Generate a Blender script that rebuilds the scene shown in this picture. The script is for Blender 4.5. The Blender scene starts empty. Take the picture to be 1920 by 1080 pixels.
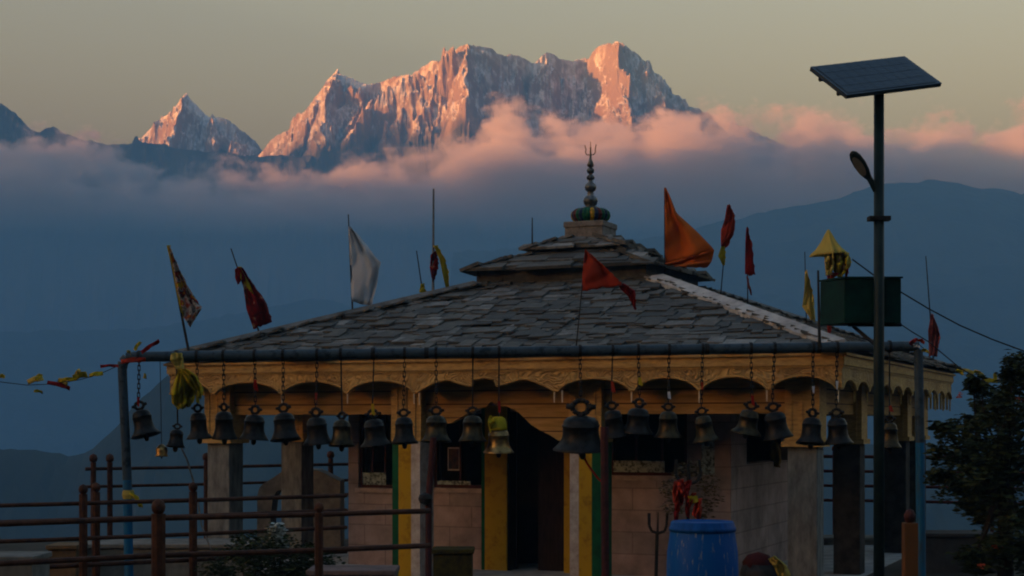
import bpy, bmesh, math, random
import numpy as np
from mathutils import Vector, Matrix
R = math.radians
SC = bpy.context.scene
COL = SC.collection
random.seed(7)

# ------------------------------------------------------------------ camera
F, HY, EYE = 3000.0, 790.0, 1.9          # focal length in photo pixels, horizon row, eye height
cam_d = bpy.data.cameras.new("camera")
cam = bpy.data.objects.new("camera", cam_d)
COL.objects.link(cam)
cam.location = (0, 0, EYE)
cam.rotation_euler = (R(90), 0, 0)
cam_d.sensor_width = 36
cam_d.lens = 36 * F / 1920
cam_d.shift_y = (HY - 540) / 1920
cam_d.clip_start = 0.1
cam_d.clip_end = 30000
SC.camera = cam

def P(px, py, Y):
    """world point seen at photo pixel (px, py) at distance Y"""
    return Vector(((px - 960) / F * Y, Y, EYE + (HY - py) / F * Y))

# ------------------------------------------------------------------ sky, sun, exposure
SUN_EL = 6.0
SUN_DIR = Vector((-0.885, -0.465, math.tan(R(SUN_EL)))).normalized()   # towards the sun
w = bpy.data.worlds.new("World")
SC.world = w
w.use_nodes = True
nt = w.node_tree
bg = nt.nodes["Background"]
sky = nt.nodes.new("ShaderNodeTexSky")
sky.sky_type = 'NISHITA'
sky.sun_disc = False
sky.sun_elevation = R(SUN_EL)
sky.sun_rotation = math.atan2(SUN_DIR.x, SUN_DIR.y)
sky.altitude = 500
sky.air_density = 1.85
sky.dust_density = 7.5
sky.ozone_density = 0.4
# colour of the evening sky: warmer and greyer low down, bluer overhead
tcw = nt.nodes.new("ShaderNodeTexCoord"); sxw = nt.nodes.new("ShaderNodeSeparateXYZ"); nt.links.new(tcw.outputs["Generated"], sxw.inputs[0])
crw = nt.nodes.new("ShaderNodeValToRGB"); ew = crw.color_ramp.elements
ew[0].position, ew[0].color = 0.16, (1.0, 0.80, 0.77, 1)
ew[1].position, ew[1].color = 0.70, (0.40, 0.60, 0.98, 1)
k_ = ew.new(0.27); k_.color = (0.93, 0.85, 0.95, 1)
k_ = ew.new(0.40); k_.color = (0.62, 0.70, 0.90, 1)
mxw = nt.nodes.new("ShaderNodeMix"); mxw.data_type = 'RGBA'; mxw.blend_type = 'MULTIPLY'; mxw.inputs[0].default_value = 1
nt.links.new(sxw.outputs[2], crw.inputs[0]); nt.links.new(sky.outputs[0], mxw.inputs[6]); nt.links.new(crw.outputs[0], mxw.inputs[7])
nt.links.new(mxw.outputs[2], bg.inputs[0])
bg.inputs[1].default_value = 0.15
sd = bpy.data.lights.new("sun", 'SUN')
sd.energy = 5.0
sd.angle = R(0.5)
sd.color = (1.0, 0.345, 0.08)
sun = bpy.data.objects.new("sun", sd)
COL.objects.link(sun)
sun.rotation_euler = SUN_DIR.to_track_quat('Z', 'Y').to_euler()
SC.view_settings.view_transform = 'Standard'
SC.view_settings.look = 'None'
SC.view_settings.gamma = 1
SC.view_settings.exposure = 1.8
SC.render.engine = 'CYCLES'
cy = SC.cycles
cy.use_denoising = True
cy.max_bounces = 6
cy.volume_bounces = 3
cy.diffuse_bounces = 2
cy.volume_step_rate = 1.0
cy.volume_max_steps = 128
cy.sample_clamp_indirect = 4
try: cy.filter_width = 2.0
except Exception: pass

# ------------------------------------------------------------------ material helpers
MATS = {}
def new_mat(name):
    m = bpy.data.materials.new(name); m.use_nodes = True
    return m, m.node_tree, m.node_tree.nodes["Principled BSDF"]

def mat(name, c1, c2=None, scale=6.0, rough=0.8, metal=0.0, detail=6, stretch=(1, 1, 1), bump=0.0, c3=None, lo=0.35, hi=0.65, spec=0.12):
    """mottled procedural material: two or three colours mixed by noise in object space"""
    if name in MATS: return MATS[name]
    m, nt, b = new_mat(name)
    N, L = nt.nodes.new, nt.links.new
    c2 = c2 or tuple(x * 0.6 for x in c1)
    tc = N("ShaderNodeTexCoord"); mp = N("ShaderNodeMapping"); mp.inputs["Scale"].default_value = stretch
    nz = N("ShaderNodeTexNoise"); nz.inputs["Scale"].default_value = scale; nz.inputs["Detail"].default_value = detail
    nz.inputs["Roughness"].default_value = 0.65
    cr = N("ShaderNodeValToRGB")
    e = cr.color_ramp.elements
    e[0].position, e[1].position = lo, hi
    e[0].color, e[1].color = (*c2, 1), (*c1, 1)
    if c3:
        k = e.new((lo + hi) / 2); k.color = (*c3, 1)
    L(tc.outputs["Object"], mp.inputs[0]); L(mp.outputs[0], nz.inputs["Vector"]); L(nz.outputs[0], cr.inputs[0])
    L(cr.outputs[0], b.inputs["Base Color"])
    b.inputs["Roughness"].default_value = rough
    b.inputs["Metallic"].default_value = metal
    b.inputs["Specular IOR Level"].default_value = spec
    if bump:
        bp = N("ShaderNodeBump"); bp.inputs["Strength"].default_value = bump; bp.inputs["Distance"].default_value = 0.02
        L(nz.outputs[0], bp.inputs["Height"]); L(bp.outputs[0], b.inputs["Normal"])
    MATS[name] = m
    return m

# ------------------------------------------------------------------ object helpers
def tag(o, label=None, cat=None, group=None, kind=None):
    if label: o["label"] = label
    if cat: o["category"] = cat
    if group: o["group"] = group
    if kind: o["kind"] = kind
    return o

def thing(name, label, cat, loc=(0, 0, 0), rz=0.0, group=None):
    o = bpy.data.objects.new(name, None); COL.objects.link(o)
    o.location = loc; o.rotation_euler = (0, 0, rz); o.empty_display_size = 0.2
    return tag(o, label, cat, group)

def mesh_obj(name, verts, faces, m, parent=None, smooth=False):
    me = bpy.data.meshes.new(name)
    me.from_pydata([tuple(v) for v in verts], [], faces)
    me.update()
    if m: me.materials.append(m)
    if smooth:
        me.polygons.foreach_set("use_smooth", [True] * len(me.polygons))
    o = bpy.data.objects.new(name, me); COL.objects.link(o)
    if parent: o.parent = parent
    return o

# ------------------------------------------------------------------ numpy noise
def _hash(ix, iy, seed):
    h = (ix.astype(np.int64) * 374761393 + iy.astype(np.int64) * 668265263 + seed * 144665) & 0x7fffffff
    h = ((h ^ (h >> 13)) * 1274126177) & 0x7fffffff
    return ((h ^ (h >> 16)) & 0xffff) / 65535.0
def vnoise(x, y, seed=0):
    ix, iy = np.floor(x), np.floor(y)
    fx, fy = x - ix, y - iy
    fx = fx * fx * fx * (fx * (fx * 6 - 15) + 10); fy = fy * fy * fy * (fy * (fy * 6 - 15) + 10)
    a = _hash(ix, iy, seed); b = _hash(ix + 1, iy, seed); c = _hash(ix, iy + 1, seed); d = _hash(ix + 1, iy + 1, seed)
    return (a * (1 - fx) + b * fx) * (1 - fy) + (c * (1 - fx) + d * fx) * fy
def fbm(x, y, seed=0, octv=5, gain=0.5):
    s = np.zeros_like(x); a = 1.0; t = 0
    for k in range(octv):
        s += a * (vnoise(x, y, seed + k * 17) - 0.5); t += a; a *= gain; x = x * 2.03 + 3.1; y = y * 2.03 + 1.7
    return s / t * 2
def ridged(x, y, seed=0, octv=5, gain=0.5):
    s = np.zeros_like(x); a = 1.0; t = 0
    for k in range(octv):
        s += a * (1 - np.abs(2 * vnoise(x, y, seed + k * 13) - 1)); t += a; a *= gain; x = x * 2.1 + 5.3; y = y * 2.1 + 2.9
    return s / t

def grid_obj(name, X, Y, Z, m, smooth=False):
    ny, nx = X.shape
    co = np.stack([X, Y, Z], -1).reshape(-1, 3).astype(np.float32)
    i = np.arange(ny * nx).reshape(ny, nx)
    f = np.stack([i[:-1, :-1], i[:-1, 1:], i[1:, 1:], i[1:, :-1]], -1).reshape(-1, 4).astype(np.int32)
    me = bpy.data.meshes.new(name)
    me.vertices.add(len(co)); me.vertices.foreach_set("co", co.ravel())
    me.loops.add(f.size); me.loops.foreach_set("vertex_index", f.ravel())
    me.polygons.add(len(f))
    me.polygons.foreach_set("loop_start", np.arange(0, f.size, 4, dtype=np.int32))
    me.update(calc_edges=True)
    me.polygons.foreach_set("use_smooth", [smooth] * len(f))
    me.materials.append(m)
    o = bpy.data.objects.new(name, me); COL.objects.link(o)
    return o

# ------------------------------------------------------------------ far mountains
def snow_mat():
    m, nt, b = new_mat("rock_and_snow")
    N, L = nt.nodes.new, nt.links.new
    g = N("ShaderNodeNewGeometry"); sp = N("ShaderNodeSeparateXYZ")
    L(g.outputs["Normal"], sp.inputs[0])
    tc = N("ShaderNodeTexCoord"); nz = N("ShaderNodeTexNoise"); nz.inputs["Scale"].default_value = 0.02; nz.inputs["Detail"].default_value = 8
    L(tc.outputs["Object"], nz.inputs["Vector"])
    nz2 = N("ShaderNodeTexNoise"); nz2.inputs["Scale"].default_value = 0.09; nz2.inputs["Detail"].default_value = 6
    mp = N("ShaderNodeMapping"); mp.inputs["Scale"].default_value = (1.2, 0.6, 0.6); L(tc.outputs["Object"], mp.inputs[0]); L(mp.outputs[0], nz2.inputs["Vector"])
    a = N("ShaderNodeMath"); a.operation = 'MULTIPLY_ADD'; a.inputs[1].default_value = 0.7; L(nz.outputs[0], a.inputs[0]); L(sp.outputs["Z"], a.inputs[2])
    a2 = N("ShaderNodeMath"); a2.operation = 'MULTIPLY_ADD'; a2.inputs[1].default_value = 0.7; L(nz2.outputs[0], a2.inputs[0]); L(a.outputs[0], a2.inputs[2])
    cr = N("ShaderNodeValToRGB"); e = cr.color_ramp.elements
    e[0].position, e[0].color = 0.98, (0.27, 0.205, 0.185, 1)
    e[1].position, e[1].color = 1.38, (0.82, 0.84, 0.88, 1)
    mr = N("ShaderNodeMath"); mr.operation = 'MULTIPLY'; mr.inputs[1].default_value = 0.7
    e[0].position, e[1].position = 0.98 * .7, 1.42 * .7
    L(a2.outputs[0], mr.inputs[0]); L(mr.outputs[0], cr.inputs[0])
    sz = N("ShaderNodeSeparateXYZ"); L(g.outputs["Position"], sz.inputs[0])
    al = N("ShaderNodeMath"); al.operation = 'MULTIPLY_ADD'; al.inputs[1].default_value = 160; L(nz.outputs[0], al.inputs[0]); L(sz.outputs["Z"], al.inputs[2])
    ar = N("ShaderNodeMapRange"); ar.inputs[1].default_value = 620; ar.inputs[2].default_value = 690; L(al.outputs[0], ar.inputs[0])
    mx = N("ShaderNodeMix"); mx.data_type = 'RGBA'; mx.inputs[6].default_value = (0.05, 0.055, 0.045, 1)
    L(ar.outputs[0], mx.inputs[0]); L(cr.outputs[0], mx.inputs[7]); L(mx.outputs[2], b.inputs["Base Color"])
    b.inputs["Roughness"].default_value = 0.9; b.inputs["Specular IOR Level"].default_value = 0.1
    return m
SNOW = snow_mat()

def mountain(name, D, prof, spurs, x0, x1, gcrest=1.5, depth=620, back=260, step=3.0, flute=26, seed=1, zmin=120, m=None, offs=None):
    xs = np.arange(x0, x1, step); ds = np.arange(-back, depth, step * 1.25)
    X, Dd = np.meshgrid(xs, ds); Draw = Dd
    if offs: Dd = Dd - np.interp(X + 14 * fbm(X / 60, Dd / 40, seed + 71, 4) * np.clip(Dd / 80, 0, 1.5), [(a - 960) / F * D for a, _ in offs], [b for _, b in offs])
    wx = X + 22 * fbm(X / 120, Dd / 120, seed + 5, 4); wd = Dd + 22 * fbm(X / 110, Dd / 110, seed + 9, 4)
    fade = np.clip(np.abs(Dd) / 60, 0, 1)
    wx = X + (wx - X) * fade; wd = Dd + (wd - Dd) * fade
    px = np.array([(p[0] - 960) / F * D for p in prof]); pz = np.array([EYE + (HY - p[1]) / F * D for p in prof])
    off_ = np.interp(wx, [(a - 960) / F * D for a, _ in offs], [b for _, b in offs]) if offs else 0
    zc = np.interp(wx, px, pz) * (1 - off_ / D) + 4.5 * fbm(X / 16, X * 0, seed + 3, 4) - 2 * ridged(X / 7, X * 0, seed + 4, 2)
    H = np.where(Dd >= 0, zc - gcrest * np.maximum(wd, 0) * (1 + .0004 * wd), zc - 1.1 * np.abs(Dd))
    for (sx, zt, dirx, g, kl, kr, bend) in spurs:
        zt = zt + 4      # ridge that leaves the crest at photo column sx, top row zt
        cx = (sx - 960) / F * D; zt = (EYE + (HY - zt) / F * D) * (1 - (float(np.interp(sx, [a for a, _ in offs], [b for _, b in offs])) if offs else 0) / D)
        dd = np.maximum(wd, 0)
        ax = cx + dirx * dd + bend * np.sin(dd / 90.0)
        u = wx - ax
        zz = zt - g * dd - np.where(u < 0, -u * kl, u * kr)
        zz = np.where(Dd < -20, -1e3, zz)
        H = np.maximum(H, zz)
    fl = ridged(wx / flute, wd / (flute * 4.5), seed + 21, 4) - 0.55
    fb = ridged(wx / 90, wd / 140, seed + 31, 5) - 0.5
    amp = np.clip((np.abs(Dd)) / 45, 0.0, 1)
    fs = ridged(wx / 11, wd / 26, seed + 41, 3) - .5
    H = H + amp * (fl * flute * 1.7 + fb * 75 + fs * 17) + np.clip(np.abs(Dd) / 15, 0, 1) * 5 * (ridged(wx / 6.5, wd / 11, seed + 61, 2) - .5)
    H = H - 1.7 * np.maximum(Dd - 230, 0)
    Hm = zmin + 30 * fbm(X / 200, Dd / 200, seed + 50, 3)
    H = np.maximum(H, Hm)
    o = grid_obj(name, X, D - Draw, H, m or SNOW, smooth=False)
    return tag(o, kind="structure")

prof_main = [(440, 330), (500, 262), (540, 240), (555, 222), (580, 195), (600, 168), (615, 148), (632, 134), (650, 140), (668, 150), (690, 158), (704, 155),
             (722, 149), (755, 138), (775, 139), (795, 124), (815, 112), (838, 113), (852, 98), (868, 84), (880, 80), (895, 86), (925, 92), (935, 99), (958, 98), (978, 105), (1000, 116), (1012, 108), (1025, 96), (1036, 98), (1050, 110), (1075, 113), (1106, 106),
             (1111, 96), (1116, 88), (1128, 81), (1140, 77), (1152, 76), (1163, 80), (1176, 88), (1190, 98), (1205, 112), (1222, 135), (1250, 166), (1285, 192), (1330, 210), (1400, 236), (1480, 270), (1560, 330)]
#        sx  row  dir   g     kl   kr   bend
sp_main = [(632, 134, -0.05, 0.95, 1.3, 1.7, 6), (600, 170, -0.25, 1.0, 1.3, 1.5, 5), (565, 215, -0.3, 1.0, 1.2, 1.3, 4),
           (704, 158, 0.12, 1.15, 1.5, 1.6, 8), (755, 140, 0.02, 1.1, 1.4, 1.5, 6), (880, 80, -0.75, 1.05, 1.5, 1.3, 5),
           (820, 114, -0.5, 1.15, 1.4, 1.4, 6), (880, 84, 0.0, 0.85, 1.5, 1.9, 4), (872, 92, -1.0, .80, 1.3, 1.5, 5), (860, 100, -.4, 1.0, 1.3, 1.5, 6), (722, 152, -.25, 1.2, 1.4, 1.5, 5), (775, 142, -.6, 1.1, 1.3, 1.5, 4), (660, 150, .1, 1.1, 1.3, 1.6, 4), (590, 182, -.1, 1.2, 1.4, 1.5, 5), (680, 156, -.1, 1.2, 1.4, 1.6, 5),
           (1025, 98, -0.1, 1.3, 1.6, 1.2, 6), (1148, 86, -0.16, 0.95, 1.3, 1.3, 5), (1185, 96, 0.25, 0.9, 1.2, 1.4, 5), (1222, 138, 0.4, 0.9, 1.2, 1.4, 5)]
X0 = lambda px, D: (px - 960) / F * D
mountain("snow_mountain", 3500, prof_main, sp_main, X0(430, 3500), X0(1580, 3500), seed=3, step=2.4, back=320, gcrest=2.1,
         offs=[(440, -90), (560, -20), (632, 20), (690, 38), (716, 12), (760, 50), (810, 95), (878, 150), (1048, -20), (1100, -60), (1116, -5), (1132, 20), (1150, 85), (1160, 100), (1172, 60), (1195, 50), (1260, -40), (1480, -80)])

prof_l = [(215, 330), (262, 258), (272, 246), (300, 222), (325, 210), (340, 188), (352, 176), (366, 188), (385, 208), (400, 218), (432, 222), (455, 240), (480, 266), (520, 330)]
sp_l = [(352, 176, -0.1, .9, 1.5, 1.5, 5), (300, 222, -0.2, 1, 1.3, 1.4, 5), (400, 219, 0.1, 1, 1.4, 1.4, 5), (440, 226, 0.2, .9, 1.3, 1.4, 5), (330, 212, -.1, .8, 1.4, 1.5, 3)]
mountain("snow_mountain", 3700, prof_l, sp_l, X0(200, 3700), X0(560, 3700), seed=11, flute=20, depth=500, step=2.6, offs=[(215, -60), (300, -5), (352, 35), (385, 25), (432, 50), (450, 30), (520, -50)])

ROCK = mat("dark_mountain", (0.07, 0.075, 0.08), (0.035, 0.04, 0.045), scale=0.02, rough=0.95, spec=0.1)
prof_d = [(-260, 330), (-120, 200), (-40, 188), (5, 192), (30, 212), (60, 240), (78, 250), (85, 238), (100, 234), (122, 246), (150, 258), (205, 268), (240, 266), (300, 268), (340, 280), (420, 282), (470, 290), (600, 288), (760, 300), (900, 320), (1100, 330), (1500, 345), (1700, 335), (1900, 350), (2200, 360)]
mountain("dark_mountain", 3250, prof_d, [(5, 194, 0, .8, 1, 1, 4), (100, 236, .1, .8, 1, 1, 3)], X0(-260, 3250), X0(2200, 3250), seed=23, flute=30, gcrest=1.0, depth=700, step=5, zmin=-150, m=ROCK)

# ------------------------------------------------------------------ hills and valley inside the haze
HILL = mat("forest_hill", (0.03, 0.042, 0.034), (0.008, 0.014, 0.012), scale=0.02, rough=0.95, spec=0.1, detail=10)
def hill(name, D, prof, x0, x1, slope=0.55, depth=500, back=300, step=8, seed=1, zmin=-420, rough=10):
    xs = np.arange(X0(x0, D), X0(x1, D), step); ds = np.arange(-back, depth, step)
    X, Dd = np.meshgrid(xs, ds)
    px = np.array([X0(p[0], D) for p in prof]); pz = np.array([EYE + (HY - p[1]) / F * D for p in prof])
    zc = np.interp(X, px, pz)
    amp = np.clip(np.abs(Dd) / 80, 0, 1)
    H = zc - slope * np.abs(Dd) + rough * amp * 3 * (ridged(X / 120, Dd / 160, seed, 4) - .5) + rough * 0.3 * fbm(X / (D * .012), Dd / 30, seed + 4, 4) + D * .0018 * fbm(X / (D * .0035), Dd / 9, seed + 8, 3)
    H = np.maximum(H, zmin)
    return tag(grid_obj(name, X, D - Dd, H, HILL), kind="structure")
hill("hill", 1600, [(900, 470), (1100, 445), (1250, 440), (1380, 405), (1480, 388), (1560, 372), (1640, 345), (1700, 334), (1760, 338), (1850, 352), (1960, 362), (2200, 400)], 850, 2180, seed=4, rough=11)
hill("hill", 1250, [(1560, 700), (1640, 610), (1700, 600), (1760, 622), (1850, 668), (1900, 690), (2000, 640), (2300, 560)], 1480, 2260, seed=6, rough=5, depth=400)
hill("hill", 1680, [(-400, 560), (0, 620), (300, 610), (420, 590), (560, 562), (620, 560), (700, 585), (900, 640), (1300, 700), (1500, 720), (2300, 760)], -400, 2300, seed=8, rough=8, depth=340)
hill("hill", 430, [(-500, 815), (0, 838), (80, 840), (150, 852), (185, 828), (215, 800), (262, 745), (330, 690), (380, 690), (500, 730), (800, 790), (1300, 820), (2400, 860)], -500, 2400, seed=12, rough=2.2, step=2.2, depth=240, back=160, zmin=-420, slope=.8)
# unseen west ridge added to shade temple and valley, crest shaped for shadow line
u = Vector((SUN_DIR.x, SUN_DIR.y, 0)).normalized(); lat = Vector((u.y, -u.x, 0))
ls = np.arange(-2200, 4800, 40.0); ts = np.arange(-450, 460, 30.0)
Lg, Tg = np.meshgrid(ls, ts)
ctl = [(1900, 2960, 224), (1500, 2960, 234), (1250, 2960, 280), (960, 2960, 292), (800, 2960, 292), (600, 2960, 280), (350, 2960, 285), (100, 2960, 290),
       (1145, 3500, 215), (900, 3500, 262), (700, 3500, 278), (540, 3500, 275), (400, 3700, 262), (300, 3700, 268)]
cl = []
for px_, D_, row_ in ctl:
    q_ = Vector((X0(px_, D_), D_, 0)); cl.append((q_.dot(lat), EYE + (HY - row_) / F * D_ + (1750 - q_.dot(u)) * math.tan(R(SUN_EL))))
cl.sort(); print("shadow_ridge", [(int(a_), int(b_)) for a_, b_ in cl])
Hc = np.interp(Lg, [-2200, -500, 800, cl[0][0] - 300] + [c_[0] for c_ in cl] + [4800], [200, 260, 480, cl[0][1] - 90] + [c_[1] for c_ in cl] + [930]) + 8 * fbm(Lg / 300, Tg / 300, 77, 4)
Hr = Hc * (1 - np.abs(Tg) / 470.0) - 60
base = Vector((u.x * 1750, u.y * 1750, 0))
tag(grid_obj("shadow_ridge", base.x + lat.x * Lg + u.x * Tg, base.y + lat.y * Lg + u.y * Tg, Hr, HILL), kind="structure")

# ground: hilltop that drops to the valley floor
xs = np.concatenate([-np.geomspace(1150, 6, 46), np.linspace(-5, 5, 8), np.geomspace(6, 1640, 50)])
ys = np.concatenate([-np.geomspace(900, 8, 30), np.linspace(-6, 40, 40), np.geomspace(42, 2000, 70)])
Xg, Yg = np.meshgrid(xs, ys)
rr = np.maximum(np.abs(Xg) - 12, 0) ** 2 + np.maximum(np.abs(Yg - 12) - 14.5, 0) ** 2
rr = np.sqrt(rr)
Zg = -400 * (1 - np.exp(-rr / 350.0)) + np.clip(rr / 60, 0, 1) * 14 * fbm(Xg / 70, Yg / 70, 5, 5)
shade_rise = np.clip(-Yg - 7, 0, 60); Zg = np.where(Yg < -7, np.maximum(Zg, shade_rise * 0.75 * np.clip((200 - np.abs(Xg)) / 150, 0, 1) - 420 * (np.abs(Xg) > 200)), Zg)  # unseen slope added behind the camera to block low sky light from the facade
GROUND = mat("ground", (0.055, 0.05, 0.04), (0.025, 0.025, 0.02), scale=0.6, rough=0.95, bump=0.3, spec=0.1)
tag(grid_obj("ground", Xg, Yg, Zg, GROUND, True), kind="structure")

# ------------------------------------------------------------------ haze
def box_obj(name, lo, hi, m):
    v = [(x, y, z) for x in (lo[0], hi[0]) for y in (lo[1], hi[1]) for z in (lo[2], hi[2])]
    f = [(0, 1, 3, 2), (4, 6, 7, 5), (0, 4, 5, 1), (2, 3, 7, 6), (0, 2, 6, 4), (1, 5, 7, 3)]
    return mesh_obj(name, v, f, m)
hm = bpy.data.materials.new("haze"); hm.use_nodes = True
n2 = hm.node_tree; n2.nodes.clear()
vo = n2.nodes.new("ShaderNodeOutputMaterial"); pv = n2.nodes.new("ShaderNodeVolumePrincipled")
pv.inputs["Color"].default_value = (0.165, 0.385, 0.65, 1)
pv.inputs["Density"].default_value = 0.0009
pv.inputs["Anisotropy"].default_value = 0.0
n2.links.new(pv.outputs[0], vo.inputs["Volume"])
tag(box_obj("haze", (-1200, -950, -440), (1700, 2060, 262), hm), kind="stuff")

# ------------------------------------------------------------------ clouds
def cloud_mat(name, D, tops, Y0):
    m = bpy.data.materials.new(name); m.use_nodes = True
    nt = m.node_tree; nt.nodes.clear()
    N, L = nt.nodes.new, nt.links.new
    out = N("ShaderNodeOutputMaterial"); pv = N("ShaderNodeVolumePrincipled")
    tc = N("ShaderNodeTexCoord"); sx = N("ShaderNodeSeparateXYZ"); L(tc.outputs["Object"], sx.inputs[0])
    def M(op, a, b=None, c=None, clamp=False):
        n = N("ShaderNodeMath"); n.operation = op; n.use_clamp = clamp
        for i, v in enumerate((a, b, c)):
            if v is None: continue
            if isinstance(v, (int, float)): n.inputs[i].default_value = v
            else: L(v, n.inputs[i])
        return n.outputs[0]
    x0, x1 = X0(-200, Y0), X0(2120, Y0)
    t = M('DIVIDE', M('SUBTRACT', sx.outputs[0], x0), x1 - x0, clamp=True)
    fc = N("ShaderNodeFloatCurve"); L(t, fc.inputs["Value"])
    cv = fc.mapping.curves[0]
    zt = lambda row: (EYE + (HY - row) / F * Y0)
    zlo, zhi = zt(420), zt(120)
    pts = [((X0(px, Y0) - x0) / (x1 - x0), (zt(r) - zlo) / (zhi - zlo)) for px, r in tops]
    cv.points[0].location, cv.points[1].location = pts[0], pts[-1]
    for p_ in pts[1:-1]: cv.points.new(*p_)
    fc.mapping.update()
    top = M('MULTIPLY_ADD', fc.outputs[0], zhi - zlo, zlo)
    nz = N("ShaderNodeTexNoise"); nz.inputs["Scale"].default_value = 0.011; nz.inputs["Detail"].default_value = 6; nz.inputs["Roughness"].default_value = 0.68
    mp = N("ShaderNodeMapping"); mp.inputs["Scale"].default_value = (1, 0.8, 1.5); mp.inputs["Rotation"].default_value = (0, R(18), 0)
    L(tc.outputs["Object"], mp.inputs[0]); L(mp.outputs[0], nz.inputs["Vector"])
    # how deep under the (noisy) cloud top
    dep = M('SUBTRACT', M('ADD', M('MULTIPLY_ADD', M('SUBTRACT', sx.outputs[1], Y0), 0.45, top), M('MULTIPLY', M('SUBTRACT', nz.outputs[0], 0.5), 340.0)), sx.outputs[2])
    d1 = M('DIVIDE', dep, 24.0, clamp=True)
    # fade towards the bottom
    bot = M('DIVIDE', M('SUBTRACT', sx.outputs[2], M('MULTIPLY_ADD', nz.outputs[0], 60, zt(470) - 10)), zt(290) - zt(450), clamp=True)
    # fade at the front and back faces
    yf = M('DIVIDE', M('SUBTRACT', M('ABSOLUTE', M('SUBTRACT', sx.outputs[1], Y0)), 130.0), -60.0, clamp=True)
    den = M('MULTIPLY', M('MULTIPLY', d1, bot), yf)
    den = M('MULTIPLY', M('MULTIPLY', den, den), 0.10)
    L(den, pv.inputs["Density"])
    pv.inputs["Color"].default_value = (0.93, 0.88, 0.90, 1); pv.inputs["Anisotropy"].default_value = 0.1
    L(pv.outputs[0], out.inputs["Volume"])
    m.cycles.volume_step_rate = 1.0
    return m
YC = 2960
tops = [(-200, 250), (0, 275), (60, 258), (130, 272), (200, 318), (330, 335), (520, 330), (600, 335), (700, 325), (820, 312), (870, 285), (915, 240), (955, 226), (1010, 250), (1060, 250), (1095, 258), (1135, 246), (1200, 240), (1280, 216), (1340, 212), (1420, 244), (1560, 232), (1640, 268), (1700, 262), (1780, 240), (1850, 256), (1920, 232), (2120, 220)]
cm = cloud_mat("cloud", YC, tops, YC)
zt = lambda row: (EYE + (HY - row) / F * YC)
tag(box_obj("clouds", (X0(-200, YC), YC - 135, zt(465)), (X0(2120, YC), YC + 135, zt(120)), cm), kind="stuff")
# ------------------------------------------------------------------ mesh builder
class MB:
    def __init__(s): s.v = []; s.f = []; s.m = []; s.a = []
    def add(s, vs, fs, mi=0, at=0.5):
        b = len(s.v); s.v += [Vector(x) for x in vs]
        for f in fs: s.f.append(tuple(b + i for i in f)); s.m.append(mi); s.a.append(at)
        return s
    def box(s, lo, hi, mi=0, at=0.5, M=None):
        v = [Vector((x, y, z)) for x in (lo[0], hi[0]) for y in (lo[1], hi[1]) for z in (lo[2], hi[2])]
        if M: v = [M @ p for p in v]
        return s.add(v, [(0, 1, 3, 2), (4, 6, 7, 5), (0, 4, 5, 1), (2, 3, 7, 6), (0, 2, 6, 4), (1, 5, 7, 3)], mi, at)
    def tube(s, p0, p1, r0, r1=None, n=10, mi=0, at=0.5):
        p0, p1 = Vector(p0), Vector(p1); r1 = r0 if r1 is None else r1
        q = (p1 - p0).to_track_quat('Z', 'Y'); v = []
        for p, r in ((p0, r0), (p1, r1)):
            for k in range(n):
                t = 2 * math.pi * k / n; v.append(p + q @ Vector((r * math.cos(t), r * math.sin(t), 0)))
        f = [(k, (k + 1) % n, n + (k + 1) % n, n + k) for k in range(n)] + [tuple(range(n))[::-1], tuple(range(n, 2 * n))]
        return s.add(v, f, mi, at)
    def path(s, pts, r, n=6, mi=0):
        for a, b in zip(pts[:-1], pts[1:]): s.tube(a, b, r, r, n, mi)
        return s
    def lathe(s, prof, M=Matrix.Identity(4), n=24, mi=0, wob=None):
        v = []; f = []
        for i, (r, z) in enumerate(prof):
            for k in range(n):
                t = 2 * math.pi * k / n; rr = r * (wob(t, z) if wob else 1)
                v.append(M @ Vector((rr * math.cos(t), rr * math.sin(t), z)))
        for i in range(len(prof) - 1):
            for k in range(n):
                f.append((i * n + k, i * n + (k + 1) % n, (i + 1) * n + (k + 1) % n, (i + 1) * n + k))
        return s.add(v, f, mi)
    def strip(s, xs, zb, zt, y0, y1, mi=0, M=None):
        """board in the xz plane from y0 to y1 with bottom outline zb and top outline zt"""
        n = len(xs); v = []
        for x, b, t in zip(xs, zb, zt): v += [(x, y0, b), (x, y0, t), (x, y1, b), (x, y1, t)]
        v = [Vector(p) for p in v]
        if M: v = [M @ p for p in v]
        f = []
        for i in range(n - 1):
            a, c = 4 * i, 4 * i + 4
            f += [(a, c, c + 1, a + 1), (a + 2, a + 3, c + 3, c + 2), (a, a + 2, c + 2, c), (a + 1, c + 1, c + 3, a + 3)]
        f += [(0, 1, 3, 2), (4 * n - 4, 4 * n - 2, 4 * n - 1, 4 * n - 3)]
        return s.add(v, f, mi)
    def build(s, name, mats, parent=None, smooth=False, attr=False, bevel=0):
        o = mesh_obj(name, s.v, s.f, None, parent, smooth)
        for m in (mats if isinstance(mats, (list, tuple)) else [mats]): o.data.materials.append(m)
        o.data.polygons.foreach_set("material_index", s.m)
        if attr:
            at = o.data.attributes.new("shade", 'FLOAT', 'FACE'); at.data.foreach_set("value", s.a)
        if bevel:
            b = o.modifiers.new("bevel", 'BEVEL'); b.width = bevel; b.segments = 2; b.limit_method = 'ANGLE'
        return o

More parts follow.
